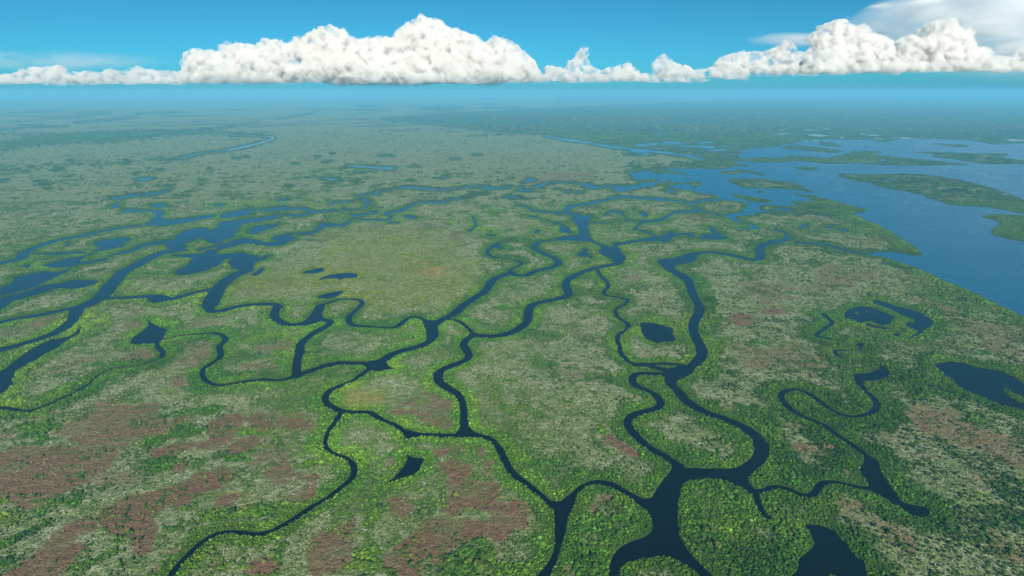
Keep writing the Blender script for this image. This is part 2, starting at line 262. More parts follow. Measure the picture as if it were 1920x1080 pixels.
 ('S', 'F', "790,688 832,720 845,740 800,765 770,790 748,803 765,818 830,825", 6.5), ('W', 'F', "965,848 1015,852 1018,870 1000,888 975,870"), ('S', 'F', "1000,885 960,892 860,890 850,910 900,940", 3.2), ('Q', 'F', "1035,745,10 1100,765,9 1160,770,8"),
 ('W', 'F', "1405,972 1450,962 1520,953 1590,963 1640,983 1720,993 1790,1008 1860,1038 1920,1080 2050,1130 2120,1230 2030,1260 1930,1232 1850,1212 1750,1182 1680,1147 1600,1122 1536,1080 1532,1057 1480,1032 1440,1002"),
 ('L', 'F', "1790,1112 1820,1102 1870,1140 1930,1160 1960,1180 1930,1192 1885,1177 1835,1147"),
 ('S', 'I', "1300,0 1400,10 1460,30 1530,55", 2.5),
 # the river on the right with its loop
 ('S', 'F', "-10,470 40,510 47,545 65,600 100,650 85,690 60,740 58,790 85,840 110,890 105,930 75,965 30,995 -40,1010 -90,1030", 16.5),
 ('W', 'E', "1870,985 1940,975 2000,1000 1960,1035 1890,1060 1880,1100 1850,1090 1830,1050 1838,1010"),
 ('S', 'F', "-50,1000 -85,1070 -20,1125 0,1160 60,1205 130,1245 230,1275 310,1305 370,1340 420,1380 442,1420", 13.5), ('S', 'I', "440,335 445,385 430,425 390,458 340,492", 16),
 ('S', 'F', "-60,1010 -150,990 -200,970 -260,975", 12), ('S', 'E', "1860,1020 1780,1025 1700,1020 1650,1025 1630,1060 1650,1090 1700,1110 1760,1135 1795,1175 1790,1210 1740,1230 1660,1245 1620,1270 1605,1300 1625,1340 1680,1400 1750,1450 1810,1480 1850,1510 1900,1540", 10),
 ('S', 'E', "1930,975 1850,968 1780,965 1700,972 1640,970 1595,945 1570,905 1565,870 1548,825 1560,800 1600,780 1618,755 1605,735 1560,710 1538,680 1545,655 1590,635 1615,615 1600,600 1540,592 1480,580 1470,560 1505,535 1495,505 1460,475 1445,450 1435,435", 6.5),
 ('W', 'E', "1680,735 1760,740 1850,765 1868,780 1858,800 1885,840 1810,845 1770,855 1720,835 1695,800 1685,765"),
 ('S', 'E', "1418,735 1440,737", 2),
]
# strips and areas of dense dark mangrove without open water: V strip x,y,thickness ; U area
GREEN = [
 ('V', 'M', "0,320,16 100,315,18 190,285,18 280,232,14 360,210,12 520,200,14 620,190,10 645,176,8"), ('V', 'M', "100,148,12 160,120,14 215,112,10"), ('V', 'M', "220,143,10 360,150,16 440,150,12 540,100,14 680,95,12"),
 ('V', 'M', "400,75,12 480,65,16 600,60,24 800,78,26 890,75,34"), ('V', 'M', "1410,135,8 1540,140,22 1615,143,10"), ('V', 'M', "170,300,30 260,298,26"),
 ('V', 'N', "0,820,30 150,790,18 500,770,14 900,745,14 1200,725,12 1700,695,18 1920,660,40"), ('V', 'N', "430,940,14 600,930,20 800,915,14"), ('V', 'N', "1240,940,12 1440,935,20 1650,935,14"),
 ('U', 'A', "0,800 250,755 500,740 750,725 1000,725 1180,715 1400,688 1490,678 1400,702 1200,742 1000,764 800,784 600,804 400,804 200,820 0,848 -400,900 -400,850"),
 ('V', 'A', "50,635,11 350,630,10"), ('V', 'A', "430,645,11 620,640,13"), ('V', 'A', "760,640,13 900,632,18 1060,630,10"), ('V', 'A', "420,690,19 560,680,21 700,665,21 790,660,10"), ('V', 'A', "-200,735,19 0,728,19 200,715,16 390,710,13"), ('V', 'A', "100,705,11 250,702,10"), ('V', 'A', "1560,665,11 1700,650,13 1830,612,10"),
 ('V', 'B', "110,600,16 230,602,13"), ('V', 'B', "450,610,22 600,605,27 690,603,14"), ('V', 'B', "540,622,13 630,622,10"), ('V', 'B', "760,585,11 880,586,11"), ('V', 'B', "800,605,14 1010,605,13"), ('V', 'B', "1200,570,11 1500,560,11"), ('V', 'B', "1300,545,10 1420,540,10"),
 ('U', 'P', "690,222 800,214 900,208 1000,203 1250,192 1500,186 1700,181 1920,179 2600,178 2600,330 1920,275 1700,268 1560,268 1480,285 1400,292 1250,292 1150,272 1050,256 960,250 850,240 760,232"),
 ('U', 'J', "0,345 200,332 560,330 760,250 900,240 1100,250 1100,330 900,380 560,385 200,400 0,400"),
 ('V', 'F', "1100,360,60 1300,430,60 1500,515,64 1700,600,60 1920,705,60"), ('V', 'F', "700,60,120 850,100,110 1000,180,110 1150,260,90 1280,330,50"),
 ('V', 'F', "60,500,80 140,600,90 150,720,80 190,860,90 150,960,80"), ('V', 'I', "450,250,120 560,340,140 520,430,130 620,500,120 760,500,120"), ('V', 'I', "800,180,60 1000,250,90 1120,330,90 1160,420,80"),
 ('U', 'I', "0,560 150,540 320,580 420,700 520,780 700,850 720,920 640,1080 300,1150 100,1020 -10,900 -20,700"), ('U', 'H', "1340,700 1500,760 1640,720 1720,760 1730,830 1560,900 1490,1000 1480,1120 1200,1120 1260,900"),
 ('V', 'H', "150,1000,100 160,800,90 200,650,70 260,560,40"), ('U', 'H', "480,1060 650,980 760,880 920,910 1060,840 1180,900 1150,1000 1080,1100 600,1150"),
 ('V', 'G', "600,560,60 780,470,70 950,440,80 1080,480,50"), ('V', 'G', "640,320,36 760,280,44"), ('V', 'G', "980,270,44 1150,270,36 1240,200,36"), ('V', 'G', "1330,290,60 1480,260,60 1560,230,40"),
 ('V', 'G', "0,760,60 200,720,60 400,690,60 560,620,56 640,540,50"), ('V', 'G', "0,900,80 200,820,80 330,760,50"), ('V', 'G', "450,830,50 600,800,50 700,900,50 560,1000,80 400,1060,70"), ('V', 'G', "900,700,60 1060,680,80 1180,740,80 1350,730,70 1600,700,70"),
 ('V', 'G', "1280,440,44 1420,410,44 1560,340,36"), ('V', 'G', "760,560,50 900,560,50"), ('V', 'G', "0,1000,70 60,960,60"),
 ('V', 'L', "440,430,10 570,385,10 480,370,8"), ('V', 'L', "340,480,12 180,515,10 50,545,10"), ('V', 'L', "0,390,10 60,430,16 120,455,10 340,465,12"), ('V', 'L', "160,270,12 190,340,12 250,380,12"), ('V', 'L', "0,330,8 130,320,8"),
 ('V', 'L', "230,740,10 400,745,10 580,750,10 630,770,8"), ('V', 'L', "400,530,8 520,525,10 720,560,10"), ('V', 'M', "300,370,12 200,385,10 0,400,12"), ('V', 'M', "280,560,10 420,500,10 700,480,8"), ('V', 'O', "1000,180,14 1200,160,12 1400,150,10"), ('V', 'O', "540,150,12 760,130,12 840,60,20 920,70,16"), ('V', 'O', "1300,220,10 1500,170,12 1720,80,14"), ('V', 'O', "240,30,14 400,30,16 620,25,16"),
]
MUD = [
 ('G', "560,740 640,690 720,630 820,600 950,590 1050,570 1100,520 1200,480 1350,450 1330,520 1250,560 1150,600 1080,650 980,660 880,690 870,740 900,800 880,860 800,940 780,900 700,850 620,810", 1),
 ('G', "1150,720 1220,640 1330,610 1420,590 1400,640 1320,690 1290,715", .9), ('G', "850,400 950,350 1050,310 1150,300 1180,240 1260,170 1380,150 1330,220 1300,280 1290,320 1200,340 1130,370 1040,400 930,410", 1),
 ('G', "1290,400 1320,330 1440,315 1420,370 1350,410", .9), ('G', "1420,170 1600,180 1590,220 1480,250 1420,230", .9), ('G', "1590,260 1620,190 1680,150 1760,200 1740,250 1660,275", .9),
 ('G', "40,1080 150,980 260,900 330,820 420,770 520,750 530,800 430,830 400,900 500,920 420,970 380,1030 340,1100 0,1200", 1), ('G', "930,510 1000,430 1090,450 1050,490 980,510", .9), ('G', "680,560 760,490 820,480 780,530 720,560", .9),
 ('G', "-200,420 0,380 150,340 400,330 600,280 650,300 620,420 600,500 450,560 300,640 230,690 100,700 0,640 -200,700", .85), ('G', "200,300 400,160 700,90 950,100 850,200 760,260 640,310 400,320", .62),
 ('G', "1560,360 1640,430 1700,480 1780,480 1800,540 1700,560 1500,530 1490,480 1580,440", .8), ('G', "1140,1080 1180,990 1260,940 1250,1000 1200,1090", .8), ('G', "1350,1060 1400,990 1500,955 1570,990 1560,1080 1360,1090", 1),
 ('G', "1720,960 1760,840 1850,800 1940,760 2010,740 2020,800 1980,850 2000,960 1980,1030 1920,1060 1900,1100 1740,1100", .85), ('G', "1600,620 1700,590 1780,580 1740,630 1640,660", .8), ('G', "840,1040 950,950 1040,900 1000,970 900,1060", .5),
 ('G', "640,300 760,230 900,190 1080,200 1000,260 820,300 700,350", .7), ('G', "1380,460 1500,380 1560,380 1500,440 1420,480", .5),
 ('H', "520,375 580,345 680,340 680,375 600,385 560,400", .9), ('H', "540,460 620,430 720,430 735,470 710,520 690,540 770,565 870,570 880,620 860,660 900,690 860,720 750,720 690,700 650,740 590,720 610,660 570,590 560,540 600,510", 1),
 ('H', "230,940 350,900 380,840 480,790 560,760 700,770 800,790 820,830 750,850 640,900 640,960 600,1010 500,1020 480,980 470,1040 400,1090 290,1050", 1), ('H', "840,780 900,730 960,740 970,660 1050,680 1050,720 1020,770 1050,800 950,830 940,880 880,890 830,860", 1),
 ('H', "800,490 830,430 870,440 860,500 820,505", .9), ('H', "760,380 800,360 820,390 790,410", .7), ('H', "1460,330 1530,290 1590,330 1640,370 1690,415 1640,405 1560,375 1510,345", 1), ('H', "1400,690 1430,640 1480,625 1520,670 1480,660 1430,700 1410,760", .7),
 ('H', "280,120 400,60 560,60 640,110 620,200 540,250 480,220 440,150 330,160", .6), ('H', "220,500 300,410 330,420 280,470 260,520", .5), ('H', "230,720 280,620 370,660 400,740 340,800", .7), ('H', "1240,1080 1270,1030 1310,1050 1300,1090", .7),
 ('I', "620,350 690,340 680,370 640,375", .9), ('I', "720,350 800,330 870,350 900,420 880,450 800,370", .9), ('I', "900,480 950,510 930,520", .8), ('I', "1330,240 1400,190 1470,230 1600,280 1600,330 1500,310 1380,270", .8),
 ('I', "1250,60 1500,140 1900,330 2100,520 1900,520 1600,360 1380,300 1300,200", .5), ('I', "540,190 640,220 780,270 700,280 590,250", .45), ('I', "850,620 1000,660 1150,760 1300,920 1250,960 1080,840 900,720", .35), ('I', "1480,640 1560,700 1540,760 1470,700", .5),
 ('F', "270,700 350,690 400,710 380,750 290,740", 1), ('F', "420,610 520,610 500,630 440,628", .9), ('F', "440,660 530,640 590,675 520,685 450,685", 1), ('F', "300,980 360,960 400,990 340,1010", .7), ('F', "650,960 760,900 820,950 700,1000", .5),
 ('F', "380,460 440,458 460,480 400,485", .6), ('F', "880,450 1000,450 1150,500 1100,515 960,470", .35),
 ('E', "620,245 690,240 680,262 630,260", .9), ('E', "380,355 430,345 420,375 385,372", .5), ('E', "570,370 640,365 630,400 580,398", .5), ('E', "270,610 370,610 360,630 280,632", .5), ('E', "880,720 960,730 950,770 890,760", .4), ('E', "1440,1040 1500,1040 1520,1080 1440,1075", .8),
 ('D', "1280,1020 1320,970 1400,960 1480,980 1560,970 1540,1000 1450,1010 1330,1040", .65), ('D', "620,960 680,900 800,880 870,870 860,930 740,960", .6), ('D', "680,770 770,750 840,745 790,780 690,790", .6), ('D', "1420,850 1530,830 1640,870 1640,920 1500,900", .55), ('D', "960,1040 1050,1030 1060,1080 980,1100", .5), ('D', "1130,860 1200,840 1190,920 1080,960 1000,940", .4),
 ('D', "720,640 800,620 800,660 740,670", .4), ('D', "180,750 330,690 390,680 300,750 180,790", .4),
 ('P', "960,340 1040,318 1120,320 1100,345 1000,345", .35),
]
GOLD = [('E', "380,400 470,370 640,380 620,470 500,500 400,475", 1.0), ('E', "-100,230 300,170 620,230 800,400 760,520 560,660 300,680 0,620 -200,450", .7), ('H', "0,40 120,0 260,20 280,120 120,150 10,140", .9), ('D', "1300,500 1600,400 1900,420 1920,560 1500,600 1260,600", .6),  # the H area paints the bright hot spot opposite the sun into the ground
        ('I', "250,120 290,120 290,150 250,150", .8), ('G', "1300,240 1450,230 1500,290 1340,320", .4)]
# ------------------------------------------------------------------ survey grid: finer close to the viewpoint, coarser far out
gx = np.concatenate([np.arange(-700, -40, 12.0), np.arange(-40, 1960, 2.2), np.arange(1960, 2640, 12.0)])
gy = np.concatenate([np.arange(178.5, 240, 1.0), np.arange(240, 1090, 2.0), np.arange(1090, 1400, 8.0)])
NX, NY = len(gx), len(gy)
PX, PY = np.meshgrid(gx, gy)                    # frame pixels of the nodes
GX, GY = ground_of(PX, PY)                      # metres on the ground
MPP = CAM_H / ((PY - HORIZON) * CP)             # metres per pixel across
FAR = 9.0

def chaikin(p, closed, n=2):
    for _ in range(n):
        if closed:
            q = np.roll(p, -1, 0)
            p = np.stack([.78 * p + .22 * q, .22 * p + .78 * q], 1).reshape(-1, p.shape[1])
        else:
            a, b = p[:-1], p[1:]
            m = np.stack([.75 * a + .25 * b, .25 * a + .75 * b], 1).reshape(-1, p.shape[1])
            p = np.concatenate([p[:1], m, p[-1:]])
    return p
def box(x0, x1, y0, y1, m):
    return (slice(max(0, np.searchsorted(gy, y0 - m) - 1), np.searchsorted(gy, y1 + m) + 1),
            slice(max(0, np.searchsorted(gx, x0 - m) - 1), np.searchsorted(gx, x1 + m) + 1))
def poly_field(p, m=FAR):
    """signed pixel distance (inside positive, clipped) in the polygon's window"""
    p = chaikin(p[:, :2], True, 2)
    sl = box(p[:, 0].min(), p[:, 0].max(), p[:, 1].min(), p[:, 1].max(), m)
    x, y = PX[sl], PY[sl]
    if x.size == 0:
        return sl, np.zeros_like(x)
    inside = np.zeros(x.shape, bool)
    d2 = np.full(x.shape, m * m)
    q = np.roll(p, -1, 0)
    yr, xr = y[:, 0], x[0]
    for (ax, ay), (bx, by) in zip(p, q):
        if ay != by:
            r = np.nonzero((yr >= min(ay, by)) & (yr < max(ay, by)))[0]
            if len(r):
                xi = ax + (yr[r] - ay) / (by - ay) * (bx - ax)
                inside[r] ^= xr[None, :] < xi[:, None]
        r0, r1 = np.searchsorted(yr, min(ay, by) - m), np.searchsorted(yr, max(ay, by) + m)
        c0, c1 = np.searchsorted(xr, min(ax, bx) - m), np.searchsorted(xr, max(ax, bx) + m)
        if r1 <= r0 or c1 <= c0:
            continue
        xx, yy = x[r0:r1, c0:c1], y[r0:r1, c0:c1]
        L = (bx - ax) ** 2 + (by - ay) ** 2 + 1e-12
        t = np.clip(((xx - ax) * (bx - ax) + (yy - ay) * (by - ay)) / L, 0, 1)
        dd = (xx - ax - t * (bx - ax)) ** 2 + (yy - ay - t * (by - ay)) ** 2
        np.minimum(d2[r0:r1, c0:c1], dd, out=d2[r0:r1, c0:c1])
    return sl, np.where(inside, 1, -1) * np.sqrt(d2)
def stroke_apply(out, p, width_m=None):
    """max-merge a creek into out (pixel units, inside positive)"""
    p = chaikin(p, False, 2)
    for a, b in zip(p[:-1], p[1:]):
        if width_m is None:
            m = max(a[2], b[2]) + FAR
        else:
            m = width_m / (CAM_H / ((min(max(a[1], b[1]), 1400) - HORIZON) * CP)) + FAR
        sl = box(min(a[0], b[0]), max(a[0], b[0]), min(a[1], b[1]), max(a[1], b[1]), m)
        if PX[sl].size == 0:
            continue
        if width_m is None:
            x, y = PX[sl], PY[sl]
            ax, ay, bx, by = a[0], a[1], b[0], b[1]
        else:
            x, y = GX[sl], GY[sl]
            ax, ay = ground_of(a[0], a[1]); bx, by = ground_of(b[0], b[1])
        L = (bx - ax) ** 2 + (by - ay) ** 2 + 1e-12
        t = np.clip(((x - ax) * (bx - ax) + (y - ay) * (by - ay)) / L, 0, 1)
        d = np.sqrt((x - ax - t * (bx - ax)) ** 2 + (y - ay - t * (by - ay)) ** 2)
        s = (a[2] + (b[2] - a[2]) * t) / 2 - d if width_m is None else (width_m / 2 - d) / MPP[sl]
        np.maximum(out[sl], np.clip(s, -FAR, FAR), out=out[sl])

FW = np.full(PX.shape, -FAR)                    # > 0 water
BAY_IN = np.zeros(PX.shape, bool)
for op in SURVEY:
    p = pts(op[1], op[2])
    if op[0] in ('W', 'BAY', 'BIG', 'L'):
        sl, s = poly_field(p)
        if op[0] == 'L':
            FW[sl] = np.minimum(FW[sl], -s)
        else:
            FW[sl] = np.maximum(FW[sl], s)
            if op[0] == 'BAY':
                BAY_IN[sl] |= s > 0
    else:
        if op[0] == 'Q':
            p = p.copy(); p[:, 2] = p[:, 2] * 1.06 + .35 * (p[:, 1] > 270)
        stroke_apply(FW, p, op[3] + 1.2 if op[0] == 'S' else None)
# scattered far ponds and glints of open water among the far mangroves
r2 = np.random.default_rng(21)
for k in range(120):
    x = r2.uniform(1180, 2500); y = r2.uniform(236, 268) if k % 3 else r2.uniform(268, 292)
    if k % 3 == 0: x = r2.uniform(1200, 1400)
    w = r2.uniform(4, 22) * (0.5 + (y - 220) / 60)
    stroke_apply(FW, np.array([[x - w, y + r2.uniform(-.5, .5), .8], [x, y, r2.uniform(1.3, 2.6)], [x + w, y + r2.uniform(-.5, .5), .8]]))
for k in range(40):                              # small ponds in the left marsh
    x = r2.uniform(-300, 900); y = r2.uniform(285, 350)
    w = r2.uniform(2, 9)
    stroke_apply(FW, np.array([[x - w, y + .5, .7], [x, y, r2.uniform(1.2, 2.2)], [x + w, y - .6, .7]]))
# ragged mangrove shore
rag = (fbm(GX, GY, 9.0, 2, 5) - .5) * 2.6 + (fbm(GX, GY, 40.0, 2, 9) - .5) * 4.0
FW = FW + np.clip(rag / MPP, -0.9, 0.9)
FW[:, 0] = FW[:, 0]; FW[np.abs(FW) < 1e-4] = 1e-4
WATER = FW > 0

# distance to the shore in metres (jump flooding)
def shore_distance():
    edge = np.zeros(WATER.shape, bool)
    e = WATER[:, 1:] != WATER[:, :-1]; edge[:, 1:] |= e; edge[:, :-1] |= e
    e = WATER[1:] != WATER[:-1]; edge[1:] |= e; edge[:-1] |= e
    sx = np.where(edge, GX, 1e9); sy = np.where(edge, GY, 1e9)
    best = np.where(edge, 0.0, 1e18)
    step = 128
    while step >= 1:
        for dj in (-step, 0, step):
            for di in (-step, 0, step):
                if dj == 0 and di == 0: continue
                jd = slice(max(0, dj), NY + min(0, dj)); js = slice(max(0, -dj), NY + min(0, -dj))
                idd = slice(max(0, di), NX + min(0, di)); iss = slice(max(0, -di), NX + min(0, -di))
                cx, cyy = sx[js, iss], sy[js, iss]
                d = (GX[jd, idd] - cx) ** 2 + (GY[jd, idd] - cyy) ** 2
                m = d < best[jd, idd]
                best[jd, idd] = np.where(m, d, best[jd, idd])
                sx[jd, idd] = np.where(m, cx, sx[jd, idd]); sy[jd, idd] = np.where(m, cyy, sy[jd, idd])
        step //= 2
    return np.sqrt(np.minimum(best, 1e10))
SHORE = shore_distance()

# vegetation zones
n_big = fbm(GX, GY, 320, 3, 31); n_mid = fbm(GX, GY, 60, 3, 41); n_fine = fbm(GX, GY, 14, 3, 51)
wid = 11 + 26 * n_big ** 1.6 + np.clip((PX - 1150) / 800, 0, 1) * 12
LUSH = sstep(1.25, 0.35, SHORE / wid + (n_mid - .5) * 1.1 + (n_fine - .5) * .7)
LUSH = np.maximum(LUSH, sstep(17, 9, SHORE + (n_fine - .5) * 8))
green = np.full(PX.shape, -FAR)
for g in GREEN:
    p = pts(g[1], g[2])
    if g[0] == 'U':
        sl, s = poly_field(p, 14.0)
        green[sl] = np.maximum(green[sl], s)
    else:
        stroke_apply(green, p)
r3 = np.random.default_rng(77)
for k in range(170):                              # dark wet strands across the far marsh
    y = 184 + 70 * r3.random() ** 1.3; x = r3.uniform(-500, 1000) if k < 140 else r3.uniform(1000, 1700)
    L_ = r3.uniform(12, 60) * (.5 + (y - 175) / 50); s_ = r3.uniform(-3, 0) * (y - 178) / 60
    stroke_apply(green, np.array([[x - L_, y - s_, .5], [x - L_ * .3, y - s_ * .2 + r3.uniform(-.4, .4), r3.uniform(1.3, 3.2)], [x + L_ * .4, y + s_ * .4, r3.uniform(1.1, 2.8)], [x + L_, y + s_, .4]]))
gsoft = np.clip((PY - 200) / 130, .12, 1)
LUSH = np.maximum(LUSH, sstep(-2.5, 3.0, green / gsoft * .6 + (n_mid - .5) * 24 * gsoft + (n_fine - .5) * 18 * gsoft))
patch = sstep(.56, .68, fbm(GX, GY, 130, 4, 61)) * .7 * (.35 + .65 * sstep(320, 430, PY))                     # green thickets out in the marsh
LUSH = np.maximum(LUSH, patch * sstep(.3, .6, n_mid) * .8)
MUDF = np.zeros(PX.shape); GOLDF = np.zeros(PX.shape)
for t_, s_, k_ in MUD:
    sl, s = poly_field(pts(t_, s_), 26.0)
    v = sstep(-6.0, 5.5, s + ((fbm(GX[sl], GY[sl], 34, 5, 71) - .5) * 70 + (fbm(GX[sl], GY[sl], 7, 2, 73) - .5) * 14) * (1.15 - .55 * k_) - (1 - k_) * 5 + 1.5) * min(1.0, .35 + .65 * k_)
    MUDF[sl] = np.maximum(MUDF[sl], v)
for t_, s_, k_ in GOLD:
    sl, s = poly_field(pts(t_, s_), 30.0)
    GOLDF[sl] = np.maximum(GOLDF[sl], sstep(-12, 20, s + (fbm(GX[sl], GY[sl], 60, 3, 81) - .5) * 30) * k_)
MUDF = np.maximum(MUDF, sstep(.63, .70, fbm(GX, GY, 90, 4, 91)) * .55 * sstep(30, 60, SHORE) * (PY > 380))
MUDF *= sstep(3, 10, SHORE) * (1 - .8 * np.clip(GOLDF * 1.4, 0, 1) * (PY < 660))
in_mud = MUDF > .45
LUSH = np.where(in_mud, np.minimum(LUSH, .03), LUSH)
LUSH = np.where(BAY_IN & (PY > 290) & ~WATER, np.maximum(LUSH, .35 + .65 * sstep(.35, .55, n_mid)), LUSH); LUSH = np.where(BAY_IN & (PY <= 290) & ~WATER, 1.0, LUSH)
LUSH *= 1 - .75 * sstep(9, 20, SHORE) * sstep(.56, .68, fbm(GX, GY, 24, 3, 171))          # clearings
LUSH[WATER] = 0; MUDF[WATER] = 0
# ------------------------------------------------------------------ materials
def new_mat(name):
    m = bpy.data.materials.new(name); m.use_nodes = True
    nt = m.node_tree
    for n in list(nt.nodes):
        if n.type != 'OUTPUT_MATERIAL': nt.nodes.remove(n)
    return m, nt, nt.nodes['Material Output']
def N(nt, kind, **kw):
    n = nt.nodes.new(kind)
    for k, v in kw.items():
        if k == 'inp':
            for a, b in v.items(): n.inputs[a].default_value = b
        else: setattr(n, k, v)
    return n
def ramp(nt, fac, stops):
    r = N(nt, 'ShaderNodeValToRGB')
    el_ = r.color_ramp.elements
    while len(el_) < len(stops): el_.new(0.5)
    for e, (p, c) in zip(el_, stops):
        e.position = p; e.color = (*c, 1) if len(c) == 3 else c
    nt.links.new(fac, r.inputs['Fac'])
    return r.outputs['Color']
def mixc(nt, fac, a, b, mode='MIX'):
    m = N(nt, 'ShaderNodeMix', data_type='RGBA', blend_type=mode)
    for s, v in (('Factor', fac), ('A', a), ('B', b)):
        if isinstance(v, (int, float)): m.inputs[s].default_value = v
        elif isinstance(v, tuple): m.inputs[s].default_value = (*v, 1)
        else: nt.links.new(v, m.inputs[s])
    return m.outputs['Result']
def noise(nt, vec, scale, detail=3.0, rough=.55):
    n = N(nt, 'ShaderNodeTexNoise', inp={'Scale': scale, 'Detail': detail, 'Roughness': rough})
    nt.links.new(vec, n.inputs['Vector'])
    return n.outputs['Fac']

def make_ground():
    m, nt, out = new_mat('marsh_ground')
    geo = N(nt, 'ShaderNodeNewGeometry').outputs['Position']
    lush = N(nt, 'ShaderNodeAttribute', attribute_name='lush').outputs['Fac']
    mud = N(nt, 'ShaderNodeAttribute', attribute_name='mud').outputs['Fac']
    gold = N(nt, 'ShaderNodeAttribute', attribute_name='gold').outputs['Fac']
    n2, n12, n60, n300 = (noise(nt, geo, 1 / s, dt) for s, dt in ((1.7, 2.0), (9.0, 4.0), (45.0, 4.0), (420.0, 4.0)))
    pale = ramp(nt, n12, [(.30, (.082, .122, .038)), (.50, (.182, .222, .108)), (.70, (.33, .35, .235))])
    olive = ramp(nt, n2, [(.3, (.070, .112, .030)), (.7, (.170, .218, .078))])
    col = mixc(nt, ramp(nt, n60, [(.34, (0, 0, 0)), (.56, (1, 1, 1))]), olive, pale)
    col = mixc(nt, 1.0, col, ramp(nt, n2, [(.28, (.25, .30, .25)), (.5, (1, 1, 1)), (.72, (1.5, 1.45, 1.4))]), 'MULTIPLY')
    col = mixc(nt, ramp(nt, n300, [(.35, (0, 0, 0)), (.65, (.25, .25, .25))]), col, (.14, .165, .055))
    grn = ramp(nt, n2, [(.3, (.018, .042, .007)), (.55, (.044, .082, .014)), (.75, (.085, .130, .024))])  # mangrove green, darkened to put shade into the gaps between crowns
    col = mixc(nt, lush, col, grn)
    gc = ramp(nt, n12, [(.35, (.10, .15, .028)), (.52, (.17, .21, .040)), (.68, (.26, .28, .07))])
    g2 = N(nt, 'ShaderNodeMath', operation='MULTIPLY', inp={1: .7}); nt.links.new(gold, g2.inputs[0])
    col = mixc(nt, g2.outputs[0], col, gc)
    g3 = N(nt, 'ShaderNodeMapRange', inp={1: .72, 2: 1.0, 3: 0.0, 4: .75}); nt.links.new(gold, g3.inputs[0])
    col = mixc(nt, g3.outputs[0], col, ramp(nt, n12, [(.35, (.14, .15, .035)), (.55, (.32, .19, .06)), (.7, (.40, .24, .09))]))
    mc = ramp(nt, n2, [(.30, (.080, .043, .020)), (.52, (.165, .104, .062)), (.72, (.25, .17, .108))])
    mc = mixc(nt, ramp(nt, n12, [(.42, (0, 0, 0)), (.60, (.55, .55, .55))]), mc, (.12, .066, .036))
    mc = mixc(nt, ramp(nt, n60, [(.50, (0, 0, 0)), (.66, (.5, .5, .5))]), mc, olive)
    col = mixc(nt, mud, col, mc)
    bmp = N(nt, 'ShaderNodeBump', inp={'Strength': .8, 'Distance': 1.4})
    add = N(nt, 'ShaderNodeMath', operation='MULTIPLY_ADD', inp={1: 2.5}); nt.links.new(n12, add.inputs[0]); nt.links.new(n2, add.inputs[2])
    nt.links.new(add.outputs[0], bmp.inputs['Height'])
    b = N(nt, 'ShaderNodeBsdfPrincipled', inp={'Roughness': 1.0, 'Specular IOR Level': 0.0})
    nt.links.new(col, b.inputs['Base Color']); nt.links.new(bmp.outputs['Normal'], b.inputs['Normal'])
    nt.links.new(b.outputs[0], out.inputs['Surface'])
    return m
def make_water(name, ra, rb, body=1.0):
    m, nt, out = new_mat(name)
    geo = N(nt, 'ShaderNodeNewGeometry').outputs['Position']
    w1 = noise(nt, geo, 1 / 3.0, 3); w2 = noise(nt, geo, 1 / 170.0, 3)
    b = N(nt, 'ShaderNodeBsdfPrincipled', inp={'IOR': 1.333, 'Specular IOR Level': 0.5})
    rr = N(nt, 'ShaderNodeMapRange', inp={1: .35, 2: .65, 3: ra, 4: rb}); nt.links.new(w2, rr.inputs[0]); nt.links.new(rr.outputs[0], b.inputs['Roughness'])
    col = ramp(nt, w2, [(.35, (.0010, (.0035 if body < 5 else .0056) * body, (.0080 if body < 5 else .0122) * body)), (.65, (.0014, .0060 * body, .0130 * body))])
    nt.links.new(col, b.inputs['Base Color'])
    bm_ = N(nt, 'ShaderNodeBump', inp={'Strength': .2 if body < 5 else .07, 'Distance': .4}); nt.links.new(w1, bm_.inputs['Height']); nt.links.new(bm_.outputs['Normal'], b.inputs['Normal'])
    nt.links.new(b.outputs[0], out.inputs['Surface'])
    return m
def make_leaf(name, source):
    m, nt, out = new_mat(name)
    if source == 'instancer':
        col = N(nt, 'ShaderNodeAttribute', attribute_name='tint', attribute_type='INSTANCER').outputs['Color']
    else:
        col = N(nt, 'ShaderNodeObjectInfo').outputs['Color']
    isl = N(nt, 'ShaderNodeNewGeometry').outputs['Random Per Island']
    col = mixc(nt, 1.0, col, ramp(nt, isl, [(0, (.62, .66, .66)), (.6, (1.0, 1.0, .95)), (1, (1.36, 1.32, 1.2))]), 'MULTIPLY')
    d = N(nt, 'ShaderNodeBsdfDiffuse', inp={'Roughness': .5}); t = N(nt, 'ShaderNodeBsdfTranslucent')
    nt.links.new(col, d.inputs['Color']); nt.links.new(col, t.inputs['Color'])
    mx = N(nt, 'ShaderNodeMixShader', inp={0: .22}); nt.links.new(d.outputs[0], mx.inputs[1]); nt.links.new(t.outputs[0], mx.inputs[2])
    nt.links.new(mx.outputs[0], out.inputs['Surface'])
    return m
def make_plain(name, c, rough=.9):
    m, nt, out = new_mat(name)
    geo = N(nt, 'ShaderNodeNewGeometry').outputs['Position']
    col = mixc(nt, noise(nt, geo, 2.5), tuple(.7 * v for v in c), tuple(1.25 * v for v in c))
    b = N(nt, 'ShaderNodeBsdfPrincipled', inp={'Roughness': rough}); nt.links.new(col, b.inputs['Base Color']); nt.links.new(b.outputs[0], out.inputs['Surface'])
    return m
GROUND, WATERM, BAYM = make_ground(), make_water('calm_water', .10, .20, .6), make_water('bay_water', .26, .30, 13.0)
LEAF_I, LEAF_O = make_leaf('mangrove_leaves', 'instancer'), make_leaf('mangrove_tree_leaves', 'object')
BARK = make_plain('mangrove_bark', (.16, .13, .10))

